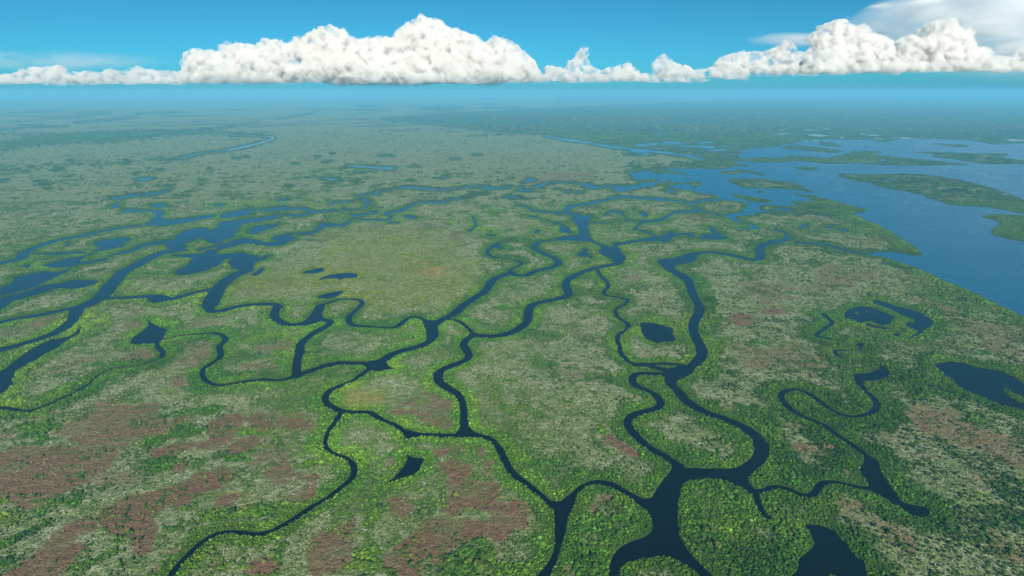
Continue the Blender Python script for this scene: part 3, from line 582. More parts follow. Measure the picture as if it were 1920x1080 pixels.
# ------------------------------------------------------------------ land and water meshes (contoured along the shores)
NN = NX * NY
NH_ = NY * (NX - 1)
land_node = ~WATER
zl = np.where(land_node, .35 * sstep(0, 6, SHORE) + .25 * n_mid, 0.0)
f0, f1 = FW[:, :-1], FW[:, 1:]
th = np.clip(f0 / np.where(np.abs(f0 - f1) < 1e-9, 1, f0 - f1), .02, .98)
g0, g1 = FW[:-1], FW[1:]
tv = np.clip(g0 / np.where(np.abs(g0 - g1) < 1e-9, 1, g0 - g1), .02, .98)
def all_verts(A):
    return np.concatenate([A.ravel(), (A[:, :-1] * (1 - th) + A[:, 1:] * th).ravel(), (A[:-1] * (1 - tv) + A[1:] * tv).ravel()])
VX, VY = ground_of(all_verts(PX), all_verts(PY))
VZ = np.concatenate([zl.ravel(), np.zeros(NH_ + (NY - 1) * NX)])
def land_attr(A, fill=None):
    """edge verts take the land side's value"""
    a0, a1 = A[:, :-1], A[:, 1:]; l0, l1 = land_node[:, :-1], land_node[:, 1:]
    b0, b1 = A[:-1], A[1:]; m0, m1 = land_node[:-1], land_node[1:]
    return np.concatenate([A.ravel(), np.where(l0, a0, a1).ravel(), np.where(m0, b0, b1).ravel()])

def label_components(mask, eight):
    """run based union-find; returns an int label image (-1 outside)"""
    parent = []
    def find(a):
        while parent[a] != a:
            parent[a] = parent[parent[a]]; a = parent[a]
        return a
    lab = np.full(mask.shape, -1, np.int64); prev = []
    for j in range(mask.shape[0]):
        row = mask[j].astype(np.int8)
        d = np.diff(np.concatenate([[0], row, [0]]))
        st, en = np.nonzero(d == 1)[0], np.nonzero(d == -1)[0]
        cur = []; k = 0
        for s, e in zip(st, en):
            idn = len(parent); parent.append(idn)
            lab[j, s:e] = idn; cur.append((s, e, idn))
            ex = 1 if eight else 0
            while k < len(prev) and prev[k][1] + ex <= s: k += 1
            q = k
            while q < len(prev) and prev[q][0] < e + ex:
                a, b = find(idn), find(prev[q][2])
                if a != b: parent[max(a, b)] = min(a, b)
                q += 1
        prev = cur
    roots = np.array([find(a) for a in range(len(parent))] + [-1])
    return roots[lab]
LAB_L = label_components(land_node, False)
LAB_W = label_components(WATER, True)

jj, ii = np.meshgrid(np.arange(NY - 1), np.arange(NX - 1), indexing='ij')
corner = [jj * NX + ii, jj * NX + ii + 1, (jj + 1) * NX + ii + 1, (jj + 1) * NX + ii]
edges_ = [NN + jj * (NX - 1) + ii, NN + NH_ + jj * NX + ii + 1, NN + (jj + 1) * (NX - 1) + ii, NN + NH_ + jj * NX + ii]
slots = corner + edges_
lm = land_node.ravel()
code = sum((lm[corner[k]].astype(int) << k) for k in range(4))
def cell_polys(want_land):
    """-> list of (verts array [n, k], owner node array)"""
    res = []
    for c in range(16):
        sel = code == c
        if not sel.any(): continue
        ins = [bool(c >> k & 1) == want_land for k in range(4)]
        if not any(ins): continue
        if want_land and c in (5, 10):
            shapes = [[k, 4 + k, 4 + (k + 3) % 4] for k in range(4) if ins[k]]
        else:
            s = []
            for k in range(4):
                if ins[k]: s.append(k)
                if ins[k] != ins[(k + 1) % 4]: s.append(4 + k)
            shapes = [s]
        for s in shapes:
            own = next(k for k in s if k < 4)
            res.append((np.stack([slots[k][sel] for k in s[::-1]], 1), corner[own][sel]))
    return res
def mesh_from(name, polys, mat, attrs=()):
    lv = np.concatenate([p.ravel() for p in polys])
    cnt = np.concatenate([np.full(len(p), p.shape[1]) for p in polys])
    uq, inv = np.unique(lv, return_inverse=True)
    me = bpy.data.meshes.new(name)
    me.vertices.add(len(uq)); me.loops.add(len(lv)); me.polygons.add(len(cnt))
    me.vertices.foreach_set('co', np.stack([VX[uq], VY[uq], VZ[uq]], 1).astype(np.float32).ravel())
    me.loops.foreach_set('vertex_index', inv.astype(np.int32).ravel())
    st = np.concatenate([[0], np.cumsum(cnt)[:-1]]).astype(np.int32)
    me.polygons.foreach_set('loop_start', st)
    me.polygons.foreach_set('use_smooth', np.ones(len(cnt), bool))
    for nm, arr in attrs:
        at = me.attributes.new(nm, 'FLOAT', 'POINT'); at.data.foreach_set('value', arr[uq].astype(np.float32))
    me.materials.append(mat); me.update(calc_edges=True); me.validate()
    o = bpy.data.objects.new(name, me); COL.objects.link(o)
    return o
land_attrs = [('lush', land_attr(LUSH)), ('mud', land_attr(MUDF)), ('gold', land_attr(GOLDF))]
in_frame = (PX >= 0) & (PX <= 1920) & (PY <= 1080)
def split_by(polys, key_of_node):
    """group polygons by an integer key of their owner node"""
    out = {}
    for p, own in polys:
        k = key_of_node[own]
        order = np.argsort(k, kind='stable'); ks = k[order]
        cuts = np.nonzero(np.diff(ks))[0] + 1
        for part in np.split(order, cuts):
            if len(part): out.setdefault(int(k[part[0]]), []).append(p[part])
    return out
def comp_stats(lab):
    v = lab.ravel(); ok = v >= 0
    ids, inv = np.unique(v[ok], return_inverse=True)
    wgt = in_frame.ravel()[ok] * 1.0
    cnt = np.bincount(inv, wgt); cx = np.bincount(inv, wgt * PX.ravel()[ok]); cy_ = np.bincount(inv, wgt * PY.ravel()[ok])
    return {int(i): (c, x / max(c, 1), y / max(c, 1)) for i, c, x, y in zip(ids, cnt, cx, cy_)}

# --- land: the mainland tracts and every island that reads in the picture
st_l = comp_stats(LAB_L)
MIN_NODES = 22
LAND_LABELS = []      # (x, y, label) nearest component centre takes it
key_l = LAB_L.ravel().copy()
small = {k for k, (c, x, y) in st_l.items() if c < MIN_NODES}
key_l[np.isin(key_l, list(small))] = -2
land_parts = split_by(cell_polys(True), key_l)
def place_words(c, x, y):
    size = 'large' if c > 2000 else 'small' if c < 120 else 'mid-sized'
    dist = 'in the near foreground' if y > 850 else 'in the middle distance' if y > 480 else 'beyond the river bends' if y > 330 else 'far out'
    side = 'at far left' if x < 380 else 'left of centre' if x < 800 else 'near the centre' if x < 1120 else 'right of centre' if x < 1500 else 'at far right'
    return size, dist, side
land_objs = {}
for k, polys in sorted(land_parts.items(), key=lambda kv: -st_l.get(kv[0], (0, 0, 0))[0]):
    if k == -2:
        o = mesh_from('islets', polys, GROUND, land_attrs)
        tag(o, 'scattered tiny mangrove islets in the creeks and bay', kind='structure')
        continue
    c, x, y = st_l[k]
    o = mesh_from('ground' if not land_objs else 'island', polys, GROUND, land_attrs)
    land_objs[k] = o
    sz, di, si = place_words(c, x, y)
    tag(o, 'flat mangrove marsh stretching to the horizon' if len(land_objs) == 1 else '%s green mangrove island %s %s' % (sz, di, si), kind='structure')
# --- water: the bay, the river network and the separate ponds
st_w = comp_stats(LAB_W)
big_w = max(st_w, key=lambda k: st_w[k][0])
key_w = LAB_W.ravel().copy()
smallw = {k for k, (c, x, y) in st_w.items() if c < 18}
key_w[np.isin(key_w, list(smallw))] = -2
key_w[BAY_IN.ravel() & (LAB_W.ravel() >= 0)] = -3
for k, polys in split_by(cell_polys(False), key_w).items():
    nm = 'bay' if k == -3 else 'pools' if k == -2 else 'river' if k == big_w else 'pond'
    o = mesh_from(nm, polys, BAYM if nm == 'bay' else WATERM)
    if k >= 0: sz, di, si = place_words(*st_w[k])
    tag(o, {'bay': 'broad blue bay with wooded islands on the right', 'pools': 'scattered tiny pools of open water in the marsh',
            'river': 'branching dark blue river winding through the mangroves'}.get(nm) or '%s dark pond in the marsh %s %s' % (sz, di, si), kind='structure')
# ------------------------------------------------------------------ clouds, far beyond the ground
def sky_point(x, y, D):
    xr = (x - 960.0) / F_PX; yd = (y - 540.0) / F_PX
    t = D / (CP - yd * SP)
    return xr * t, CAM_H + t * (-SP - yd * CP)
def make_cloud_mat():
    m, nt, out = new_mat('cloud')
    v = N(nt, 'ShaderNodeVolumePrincipled', inp={'Density': .007, 'Anisotropy': 0.0, 'Color': (.905, .895, .89, 1)})
    geo = N(nt, 'ShaderNodeNewGeometry').outputs['Position']
    n = noise(nt, geo, 1 / 900.0, 4.0, .6)
    mr = N(nt, 'ShaderNodeMapRange', inp={1: .42, 2: .68, 3: 0.0, 4: .0045}); nt.links.new(n, mr.inputs[0])
    sep = N(nt, 'ShaderNodeSeparateXYZ'); nt.links.new(N(nt, 'ShaderNodeTexCoord').outputs['Generated'], sep.inputs[0])
    lo = N(nt, 'ShaderNodeMapRange', interpolation_type='SMOOTHSTEP', inp={1: -.01, 2: .24, 3: .03, 4: 1.0}); nt.links.new(sep.outputs['Z'], lo.inputs[0])
    mu = N(nt, 'ShaderNodeMath', operation='MULTIPLY'); nt.links.new(mr.outputs[0], mu.inputs[0]); nt.links.new(lo.outputs[0], mu.inputs[1]); nt.links.new(mu.outputs[0], v.inputs['Density'])
    nt.links.new(v.outputs[0], out.inputs['Volume'])
    m.cycles.volume_step_rate = .1
    return m
CLOUD = make_cloud_mat()
def tex(name, kind, size):
    t = bpy.data.textures.new(name, kind); t.noise_scale = size
    if kind == 'CLOUDS': t.noise_depth = 4
    return t
T_BIG, T_MID, T_SMALL = tex('billow_large', 'VORONOI', 1500), tex('billow_small', 'VORONOI', 620), tex('billow_fine', 'CLOUDS', 260)
_b = bmesh.new(); bmesh.ops.create_icosphere(_b, subdivisions=2, radius=1)
ICO_V = np.array([v.co[:] for v in _b.verts]); ICO_F = np.array([[v.index for v in f.verts] for f in _b.faces]); _b.free()
def build_cloud(name, label, D, tile, prof, base, seed, depth=.55, rmax=1500, voxel=95, n_fill=1.6):
    r = np.random.default_rng(seed)
    p = pts(tile, prof)
    xs = np.array([sky_point(a, b, D)[0] for a, b in p]); zs = np.array([sky_point(a, b, D)[1] for a, b in p])
    zb = sky_point(960, TILES[tile][1] + base / TILES[tile][2], D)[1]
    fx = np.linspace(xs[0], xs[-1], max(24, int((xs[-1] - xs[0]) / 130))); fz = np.interp(fx, xs, zs)
    hmax = (zs - zb).max()
    sp = []
    for x, z in zip(fx, fz):                                   # rim puffs
        for q in range(2):
            rr = min(r.uniform(130, 520), max(110, (z - zb) * .5))
            sp.append((x + r.normal(0, 60), r.normal(0, depth * .3) * (z - zb), z - rr * r.uniform(.85, 1.1), rr))
    n = int(n_fill * 26 * ((zs - zb).mean() / 1500 + .6) * (xs[-1] - xs[0]) / 3500)
    for k in range(n):                                          # body
        x = r.uniform(xs[0], xs[-1]); top = np.interp(x, xs, zs)
        z = zb + (top - zb) * r.uniform(.08, .95)
        clear = np.sqrt((fx - x) ** 2 + (fz - z) ** 2).min()
        rr = min(rmax, clear * .96) * r.uniform(.75, 1)
        if rr < 160: continue
        dep = depth * (top - zb) * r.uniform(-1, 1) * (.35 + .65 * (1 - (z - zb) / (top - zb + 1)))
        sp.append((x, dep, z, rr))
        for q in range(5):                                      # smaller heads on its face and crown
            d = r.normal(size=3); d[1] = -abs(d[1]); d[2] = d[2] * .7 + .2; d /= np.linalg.norm(d)
            r2_ = rr * r.uniform(.28, .5)
            sp.append((x + d[0] * rr * .85, dep + d[1] * rr * .85, min(z + d[2] * rr * .85, np.interp(x + d[0] * rr * .85, xs, zs) - r2_ * .7), r2_))
    for x in np.arange(xs[0] + 250, xs[-1] - 200, 260):          # closed row along the base
        top = np.interp(x, xs, zs) - zb
        for q in range(2):
            rr = min(r.uniform(300, 620), max(200, top * .5))
            sp.append((x + r.normal(0, 120), -abs(r.normal(0, .35)) * depth * top, zb + rr * r.uniform(.35, .9), rr))
    S = np.array(sp)
    V = (ICO_V[None] * S[:, 3, None, None] + S[:, None, :3]).reshape(-1, 3)
    Fc = (ICO_F[None] + (np.arange(len(S)) * len(ICO_V))[:, None, None]).reshape(-1, 3)
    me = bpy.data.meshes.new(name)
    me.vertices.add(len(V)); me.loops.add(Fc.size); me.polygons.add(len(Fc))
    me.vertices.foreach_set('co', V.astype(np.float32).ravel()); me.loops.foreach_set('vertex_index', Fc.astype(np.int32).ravel())
    me.polygons.foreach_set('loop_start', (np.arange(len(Fc)) * 3).astype(np.int32)); me.update(calc_edges=True)
    o = bpy.data.objects.new(name, me); COL.objects.link(o)
    m = o.modifiers.new('r', 'REMESH'); m.mode = 'VOXEL'; m.voxel_size = voxel; m.use_smooth_shade = True
    m = o.modifiers.new('s', 'SMOOTH'); m.factor = .5; m.iterations = 1
    for t, s in ((T_BIG, -420), (T_MID, -190), (T_SMALL, 90)):
        m = o.modifiers.new('d', 'DISPLACE'); m.texture = t; m.texture_coords = 'GLOBAL'; m.strength = s * min(1, hmax / 2500 + .25); m.mid_level = .35 if s < 0 else .5
    ev = o.evaluated_get(bpy.context.evaluated_depsgraph_get())
    nm = bpy.data.meshes.new_from_object(ev)
    o.modifiers.clear(); o.data = nm; bpy.data.meshes.remove(me)
    co = np.empty(len(nm.vertices) * 3, np.float32); nm.vertices.foreach_get('co', co); co = co.reshape(-1, 3)
    low = co[:, 2] < zb + 60
    wob = 420 * (vnoise(co[:, 0], co[:, 1], 1900, seed) - .5)
    co[low, 2] = zb + 60 + (co[low, 2] - zb - 60) * .3 + wob[low]          # flattish base at the condensation level
    o.location = (0, D, 0)
    nm.vertices.foreach_set('co', co.ravel()); nm.materials.clear(); nm.materials.append(CLOUD)
    nm.polygons.foreach_set('use_smooth', np.ones(len(nm.polygons), bool)); nm.update()
    tag(o, label, 'cloud', 'cumulus clouds along the horizon')
    return o
CL = [
 ('long distant row of low hazy cumulus behind the great clouds', 88000, 'P', "-120,140 0,143 150,139 300,142 450,138 700,140 900,138 1050,136 1130,139 1180,132 1240,137 1290,141 1330,148", 154, 20, .5, 420),
 ('long low bank of small white cumulus at the far left', 76000, 'A', "-1900,430 -1700,395 -1500,410 -1200,380 -900,405 -600,385 -260,415 -120,400 0,415 60,405 140,383 230,370 330,358 380,388 450,398 520,393 600,397 640,383 780,373 870,386 960,386 1030,400", 478, 1, .5, 500),
 ('towering white cumulus left of the tallest dome, with rounded heads', 68000, 'A', "1025,400 1030,330 1050,285 1120,266 1200,273 1230,300 1260,250 1340,226 1410,243 1440,265 1500,213 1560,213 1590,235 1650,218 1720,188 1800,160 1860,140 1910,150 1990,230 2050,260", 474, 2, .5, 900),
 ('tallest domed white cumulus in the middle of the cloud bank', 70000, 'B', "-60,240 0,197 60,205 180,213 240,198 300,208 312,160 400,122 460,86 540,102 600,148 700,162 750,198 800,225 850,300", 468, 3, .5, 1700),
 ('lower white cumulus shoulder to the right of the tallest dome', 71500, 'B', "790,300 810,232 850,200 940,208 980,250 1040,290 1090,350 1130,440", 466, 4, .45, 800),
 ('bright front puffs at the foot of the tallest dome', 65500, 'B', "100,420 170,335 230,390 270,350 330,345 370,400 480,400 560,310 640,290 760,350 790,400 860,340 930,285 990,320 1060,365 1110,400", 466, 12, .5, 700),
 ('small white cumulus with one narrow turret, right of the main bank', 67500, 'B', "1140,420 1155,370 1200,358 1260,390 1280,330 1330,310 1350,265 1385,268 1390,330 1400,380 1480,385 1530,370 1610,350 1660,380 1690,430", 462, 5, .5, 420),
 ('small peaked white cumulus midway between the two great clouds', 66500, 'B', "1735,420 1770,340 1800,293 1840,318 1900,350 1990,375 2060,370 2120,335 2200,345 2260,380 2300,440", 450, 6, .5, 480),
 ('pale grey-white cumulus bank behind, left of the great right cloud', 80000, 'C', "180,380 200,322 280,290 380,285 500,280 560,238 590,213 620,260 700,290 760,330", 428, 7, .4, 500),
 ('great white cumulus on the right with a high rounded head', 69000, 'C', "660,400 690,300 715,210 780,150 860,98 930,108 955,150 1000,128 1060,168 1130,190 1170,260 1190,330", 418, 8, .5, 900),
 ('broad arched white cumulus at the right edge of the bank', 71000, 'C', "1150,330 1180,240 1280,180 1330,195 1400,118 1450,88 1520,108 1600,168 1640,248 1700,258 1740,300 1840,320 1900,262 1990,280 2200,330", 402, 9, .5, 900),
 ('round bright cumulus puff low in front of the great right cloud', 64500, 'C', "660,400 690,310 760,268 850,272 900,320 930,380", 420, 10, .6, 520),
 ('row of small cumulus puffs low at the right edge', 65500, 'C', "930,390 990,345 1070,315 1140,350 1200,345 1300,300 1360,350 1480,330 1600,340 1700,310 1800,320 1850,350 2000,330 2150,350", 405, 11, .5, 380),
]
for lab, D, tl, prof, base, sd, dep, rm in CL:
    build_cloud('cumulus_cloud', lab, D, tl, prof, base, sd, dep, rm)

# thin veils: low density ice cloud, real volume with soft edges
def make_veil(name, dens):
    m, nt, out = new_mat(name)
    v = N(nt, 'ShaderNodeVolumePrincipled', inp={'Density': dens, 'Anisotropy': 0.0, 'Color': (.95, .97, 1, 1)})
    co = N(nt, 'ShaderNodeTexCoord').outputs['Generated']
    su = N(nt, 'ShaderNodeVectorMath', operation='SUBTRACT', inp={1: (.5, .5, .5)}); nt.links.new(co, su.inputs[0])
    le = N(nt, 'ShaderNodeVectorMath', operation='LENGTH'); nt.links.new(su.outputs[0], le.inputs[0])
    fall = N(nt, 'ShaderNodeMapRange', interpolation_type='SMOOTHSTEP', inp={1: .48, 2: .12, 3: 0.0, 4: 1.0}); nt.links.new(le.outputs['Value'], fall.inputs[0])
    st = N(nt, 'ShaderNodeMapping', inp={'Scale': (1 / 9000, 1 / 9000, 1 / 2200)}); nt.links.new(N(nt, 'ShaderNodeNewGeometry').outputs['Position'], st.inputs['Vector'])
    nz = N(nt, 'ShaderNodeMapRange', inp={1: .34, 2: .66, 3: .05, 4: 1.9}); nt.links.new(noise(nt, st.outputs[0], 1.0, 5.0, .6), nz.inputs[0])
    mu = N(nt, 'ShaderNodeMath', operation='MULTIPLY'); nt.links.new(fall.outputs[0], mu.inputs[0]); nt.links.new(nz.outputs[0], mu.inputs[1])
    mv = N(nt, 'ShaderNodeMath', operation='MULTIPLY', inp={1: dens}); nt.links.new(mu.outputs[0], mv.inputs[0]); nt.links.new(mv.outputs[0], v.inputs['Density'])
    nt.links.new(v.outputs[0], out.inputs['Volume'])
    m.cycles.volume_step_rate = .2
    return m
def veil(name, label, D, cx, cy_, rx, ry, thick, dens, tilt, seed):
    r = np.random.default_rng(seed)
    X, Z = sky_point(cx, cy_, D); k = D / F_PX
    bm = bmesh.new(); bmesh.ops.create_icosphere(bm, subdivisions=4, radius=1)
    ph = r.uniform(0, 6.28, 6)
    for v in bm.verts:
        c = v.co; w = 1 + .16 * math.sin(c.x * 5 + ph[0]) + .10 * math.sin(c.x * 11 + c.z * 4 + ph[1]) + .08 * math.sin(c.y * 7 + c.x * 3 + ph[2])
        x, z = c.x * rx * k, c.z * ry * k * w
        v.co = Vector((x, c.y * thick * w, z + x * math.tan(tilt)))
    me = bpy.data.meshes.new(name); bm.to_mesh(me); bm.free(); me.materials.append(make_veil(name, dens))
    for p in me.polygons: p.use_smooth = True
    o = bpy.data.objects.new(name, me); o.location = (X, D, Z); COL.objects.link(o)
    tag(o, label, 'cloud', 'thin high clouds')
veil('anvil_cloud', 'wide thin grey-white anvil veil above the great right clouds', 96000, 2060, 30, 560, 100, 9000, .00022, .13, 1)
veil('lens_cloud', 'smooth flat lens of pale cloud left of the great right cloud', 90000, 1480, 75, 90, 13, 2500, .00035, .03, 2)
veil('stratus_cloud', 'faint flat streak of cloud above the far left cloud bank', 95000, 60, 112, 300, 18, 3000, .00014, -.02, 3)

veil('cirrus_cloud', 'small wispy white shred of cloud high above the right clouds', 92000, 1650, 12, 26, 5, 1500, .0006, .15, 4)
veil('cirrus_cloud', 'thin feathery cloud streak at the top right edge of the sky', 92000, 1735, 4, 46, 6, 1800, .0005, .18, 5)
# ------------------------------------------------------------------ vegetation
def crown_mesh(name, n, seed, mat, lobes=5, flat=1.0, leaf=.30, core=True):
    r = np.random.default_rng(seed)
    ld = r.normal(size=(lobes, 3)); ld[:, 2] = np.abs(ld[:, 2]) * .7; ld /= np.linalg.norm(ld, axis=1)[:, None]
    verts, faces = [], []
    def radius(d):
        return .66 + .34 * np.max(np.clip((ld @ d - .55) / .45, 0, 1) ** .7)
    if core:
        bm = bmesh.new(); bmesh.ops.create_icosphere(bm, subdivisions=1, radius=1)
        for v in bm.verts:
            d = np.array(v.co); q = radius(d) * .80
            verts.append((d[0] * q, d[1] * q, (.62 + d[2] * q * .62 * flat)))
        for f in bm.faces: faces.append([v.index for v in f.verts])
        bm.free()
    for k in range(n):
        d = r.normal(size=3); d[2] = d[2] * .8 + .45; d /= np.linalg.norm(d)
        q = radius(d) * r.uniform(.80, 1.06)
        c = np.array([d[0] * q, d[1] * q, .62 + d[2] * q * .62 * flat])
        nrm = d + r.normal(size=3) * .45; nrm /= np.linalg.norm(nrm)
        t = np.cross(nrm, r.normal(size=3)); t /= np.linalg.norm(t); b = np.cross(nrm, t)
        s = leaf * r.uniform(.6, 1.25); w = s * r.uniform(.6, 1.0)
        i = len(verts)
        for u, v in ((-1, -.6), (.1, -1), (1, .1), (.2, .9), (-.8, .7)):
            p = c + t * s * u * r.uniform(.8, 1.1) + b * w * v - nrm * .10 * abs(u)
            verts.append(tuple(p))
        faces.append([i, i + 1, i + 2, i + 3, i + 4])
    me = bpy.data.meshes.new(name); me.from_pydata(verts, [], faces); me.materials.append(mat); me.update()
    return me
def trunk_mesh(name):
    """tapered stem with two limbs and arched prop roots, unit crown radius"""
    verts, faces = [], []
    def limb(p0, p1, r0, r1, n=6):
        a, b = Vector(p0), Vector(p1); d = (b - a).normalized()
        t = d.orthogonal().normalized(); s = d.cross(t); i = len(verts)
        for p, rr in ((a, r0), (b, r1)):
            for k in range(n):
                an = 2 * math.pi * k / n; verts.append(tuple(p + (t * math.cos(an) + s * math.sin(an)) * rr))
        for k in range(n): faces.append([i + k, i + (k + 1) % n, i + n + (k + 1) % n, i + n + k])
    limb((0, 0, .12), (.03, .02, .55), .07, .05); limb((.03, .02, .5), (.3, .1, .95), .045, .02); limb((.03, .02, .5), (-.22, -.2, .95), .045, .02)
    for k in range(5):
        an = 1.26 * k + .3; limb((0, 0, .24), (.17 * math.cos(an), .17 * math.sin(an), .20), .022, .02, 4); limb((.17 * math.cos(an), .17 * math.sin(an), .20), (.27 * math.cos(an), .27 * math.sin(an), -.06), .02, .014, 4)
    me = bpy.data.meshes.new(name); me.from_pydata(verts, [], faces); me.materials.append(BARK); me.update()
    return me
def snag_mesh(name, seed, mat):
    """bare bleached bush: a fan of thin twigs"""
    r = np.random.default_rng(seed); verts, faces = [], []
    for k in range(26):
        an = r.uniform(0, 6.28); up = r.uniform(.4, 1.2); out = r.uniform(.4, 1.0)
        e = np.array([math.cos(an) * out, math.sin(an) * out, up]); w = np.array([-math.sin(an), math.cos(an), .2]) * r.uniform(.05, .12)
        m = e * .5 + np.array([0, 0, .1]); i = len(verts)
        verts += [(0, 0, 0), tuple(m + w), tuple(e), tuple(m - w)]; faces.append([i, i + 1, i + 2, i + 3])
    me = bpy.data.meshes.new(name); me.from_pydata(verts, [], faces); me.materials.append(mat); me.update()
    return me
def clump_mesh(name, seed, mat, nb=7, n=15, spread=1.0):
    r = np.random.default_rng(seed); verts, faces = [], []
    for k in range(nb):
        sub = crown_mesh('tmp', n, seed * 31 + k, mat, 4, 1.0, .42)
        s = r.uniform(.24, .46); an = r.uniform(0, 6.28); rr = math.sqrt(r.uniform(0, 1)) * .72 * spread
        ox, oy, zs = math.cos(an) * rr, math.sin(an) * rr, r.uniform(.85, 1.25)
        i = len(verts)
        verts += [(v.co.x * s + ox, v.co.y * s + oy, v.co.z * s * zs) for v in sub.vertices]
        faces += [[i + q for q in p.vertices] for p in sub.polygons]
        bpy.data.meshes.remove(sub)
    me = bpy.data.meshes.new(name); me.from_pydata(verts, [], faces); me.materials.append(mat); me.update()
    return me
def library(name, meshes):
    c = bpy.data.collections.new(name)
    for k, me in enumerate(meshes):
        c.objects.link(bpy.data.objects.new('%s_%02d' % (name, k), me))
    return c
LIB_NEAR = library('bush', [crown_mesh('bush%d' % k, 52, 100 + k, LEAF_I, 4 + k % 3, .9 + .12 * (k % 3), .24) for k in range(6)] + [snag_mesh('snag%d' % k, 40 + k, LEAF_I) for k in range(2)])
LIB_MID = library('thicket', [crown_mesh('thicket%d' % k, 26, 200 + k, LEAF_I, 4 + k % 3, 1.0, .34) for k in range(6)] + [snag_mesh('bare%d' % k, 60 + k, LEAF_I) for k in range(2)])
LIB_FAR = library('stand', [clump_mesh('stand%d' % k, 300 + k, LEAF_I) for k in range(6)])

def scatter_group(name, lib):
    ng = bpy.data.node_groups.new(name, 'GeometryNodeTree')
    ng.interface.new_socket('Geometry', in_out='INPUT', socket_type='NodeSocketGeometry')
    ng.interface.new_socket('Geometry', in_out='OUTPUT', socket_type='NodeSocketGeometry')
    gi, go = ng.nodes.new('NodeGroupInput'), ng.nodes.new('NodeGroupOutput')
    ci = ng.nodes.new('GeometryNodeCollectionInfo'); ci.inputs['Collection'].default_value = lib
    ci.inputs['Separate Children'].default_value = True; ci.inputs['Reset Children'].default_value = True
    iop = ng.nodes.new('GeometryNodeInstanceOnPoints'); iop.inputs['Pick Instance'].default_value = True
    def attr(nm, ty):
        a = ng.nodes.new('GeometryNodeInputNamedAttribute'); a.data_type = ty; a.inputs['Name'].default_value = nm
        return next(s for s in a.outputs if s.enabled and s.name == 'Attribute')
    ng.links.new(gi.outputs[0], iop.inputs['Points']); ng.links.new(ci.outputs[0], iop.inputs['Instance'])
    ng.links.new(attr('pick', 'INT'), iop.inputs['Instance Index'])
    ng.links.new(attr('spin', 'FLOAT_VECTOR'), iop.inputs['Rotation']); ng.links.new(attr('size', 'FLOAT_VECTOR'), iop.inputs['Scale'])
    ng.links.new(iop.outputs[0], go.inputs[0])
    return ng
def scatter(name, P, label):
    n = len(P['x'])
    me = bpy.data.meshes.new(name); me.vertices.add(n)
    me.vertices.foreach_set('co', np.stack([P['x'], P['y'], P['z']], 1).astype(np.float32).ravel())
    def put(nm, ty, key, arr):
        a = me.attributes.new(nm, ty, 'POINT'); a.data.foreach_set(key, arr.ravel())
    put('pick', 'INT', 'value', P['pick'].astype(np.int32))
    put('spin', 'FLOAT_VECTOR', 'vector', np.stack([P['tilt'], P['tilt2'], P['rot']], 1).astype(np.float32))
    put('size', 'FLOAT_VECTOR', 'vector', np.stack([P['r'], P['r'] * P['asp'], P['h']], 1).astype(np.float32))
    put('tint', 'FLOAT_COLOR', 'color', np.concatenate([P['tint'], np.ones((n, 1))], 1).astype(np.float32))
    o = bpy.data.objects.new(name, me); COL.objects.link(o)
    md = o.modifiers.new('scatter', 'NODES'); md.node_group = scatter_group(name + '_nodes', P['lib'])
    tag(o, label, kind='stuff')
    return o
def sample(A, px, py):
    fx = np.interp(px, gx, np.arange(NX)); fy = np.interp(py, gy, np.arange(NY))
    i = np.clip(fx.astype(int), 0, NX - 2); j = np.clip(fy.astype(int), 0, NY - 2); u = fx - i; v = fy - j
    return (A[j, i] * (1 - u) + A[j, i + 1] * u) * (1 - v) + (A[j + 1, i] * (1 - u) + A[j + 1, i + 1] * u) * v

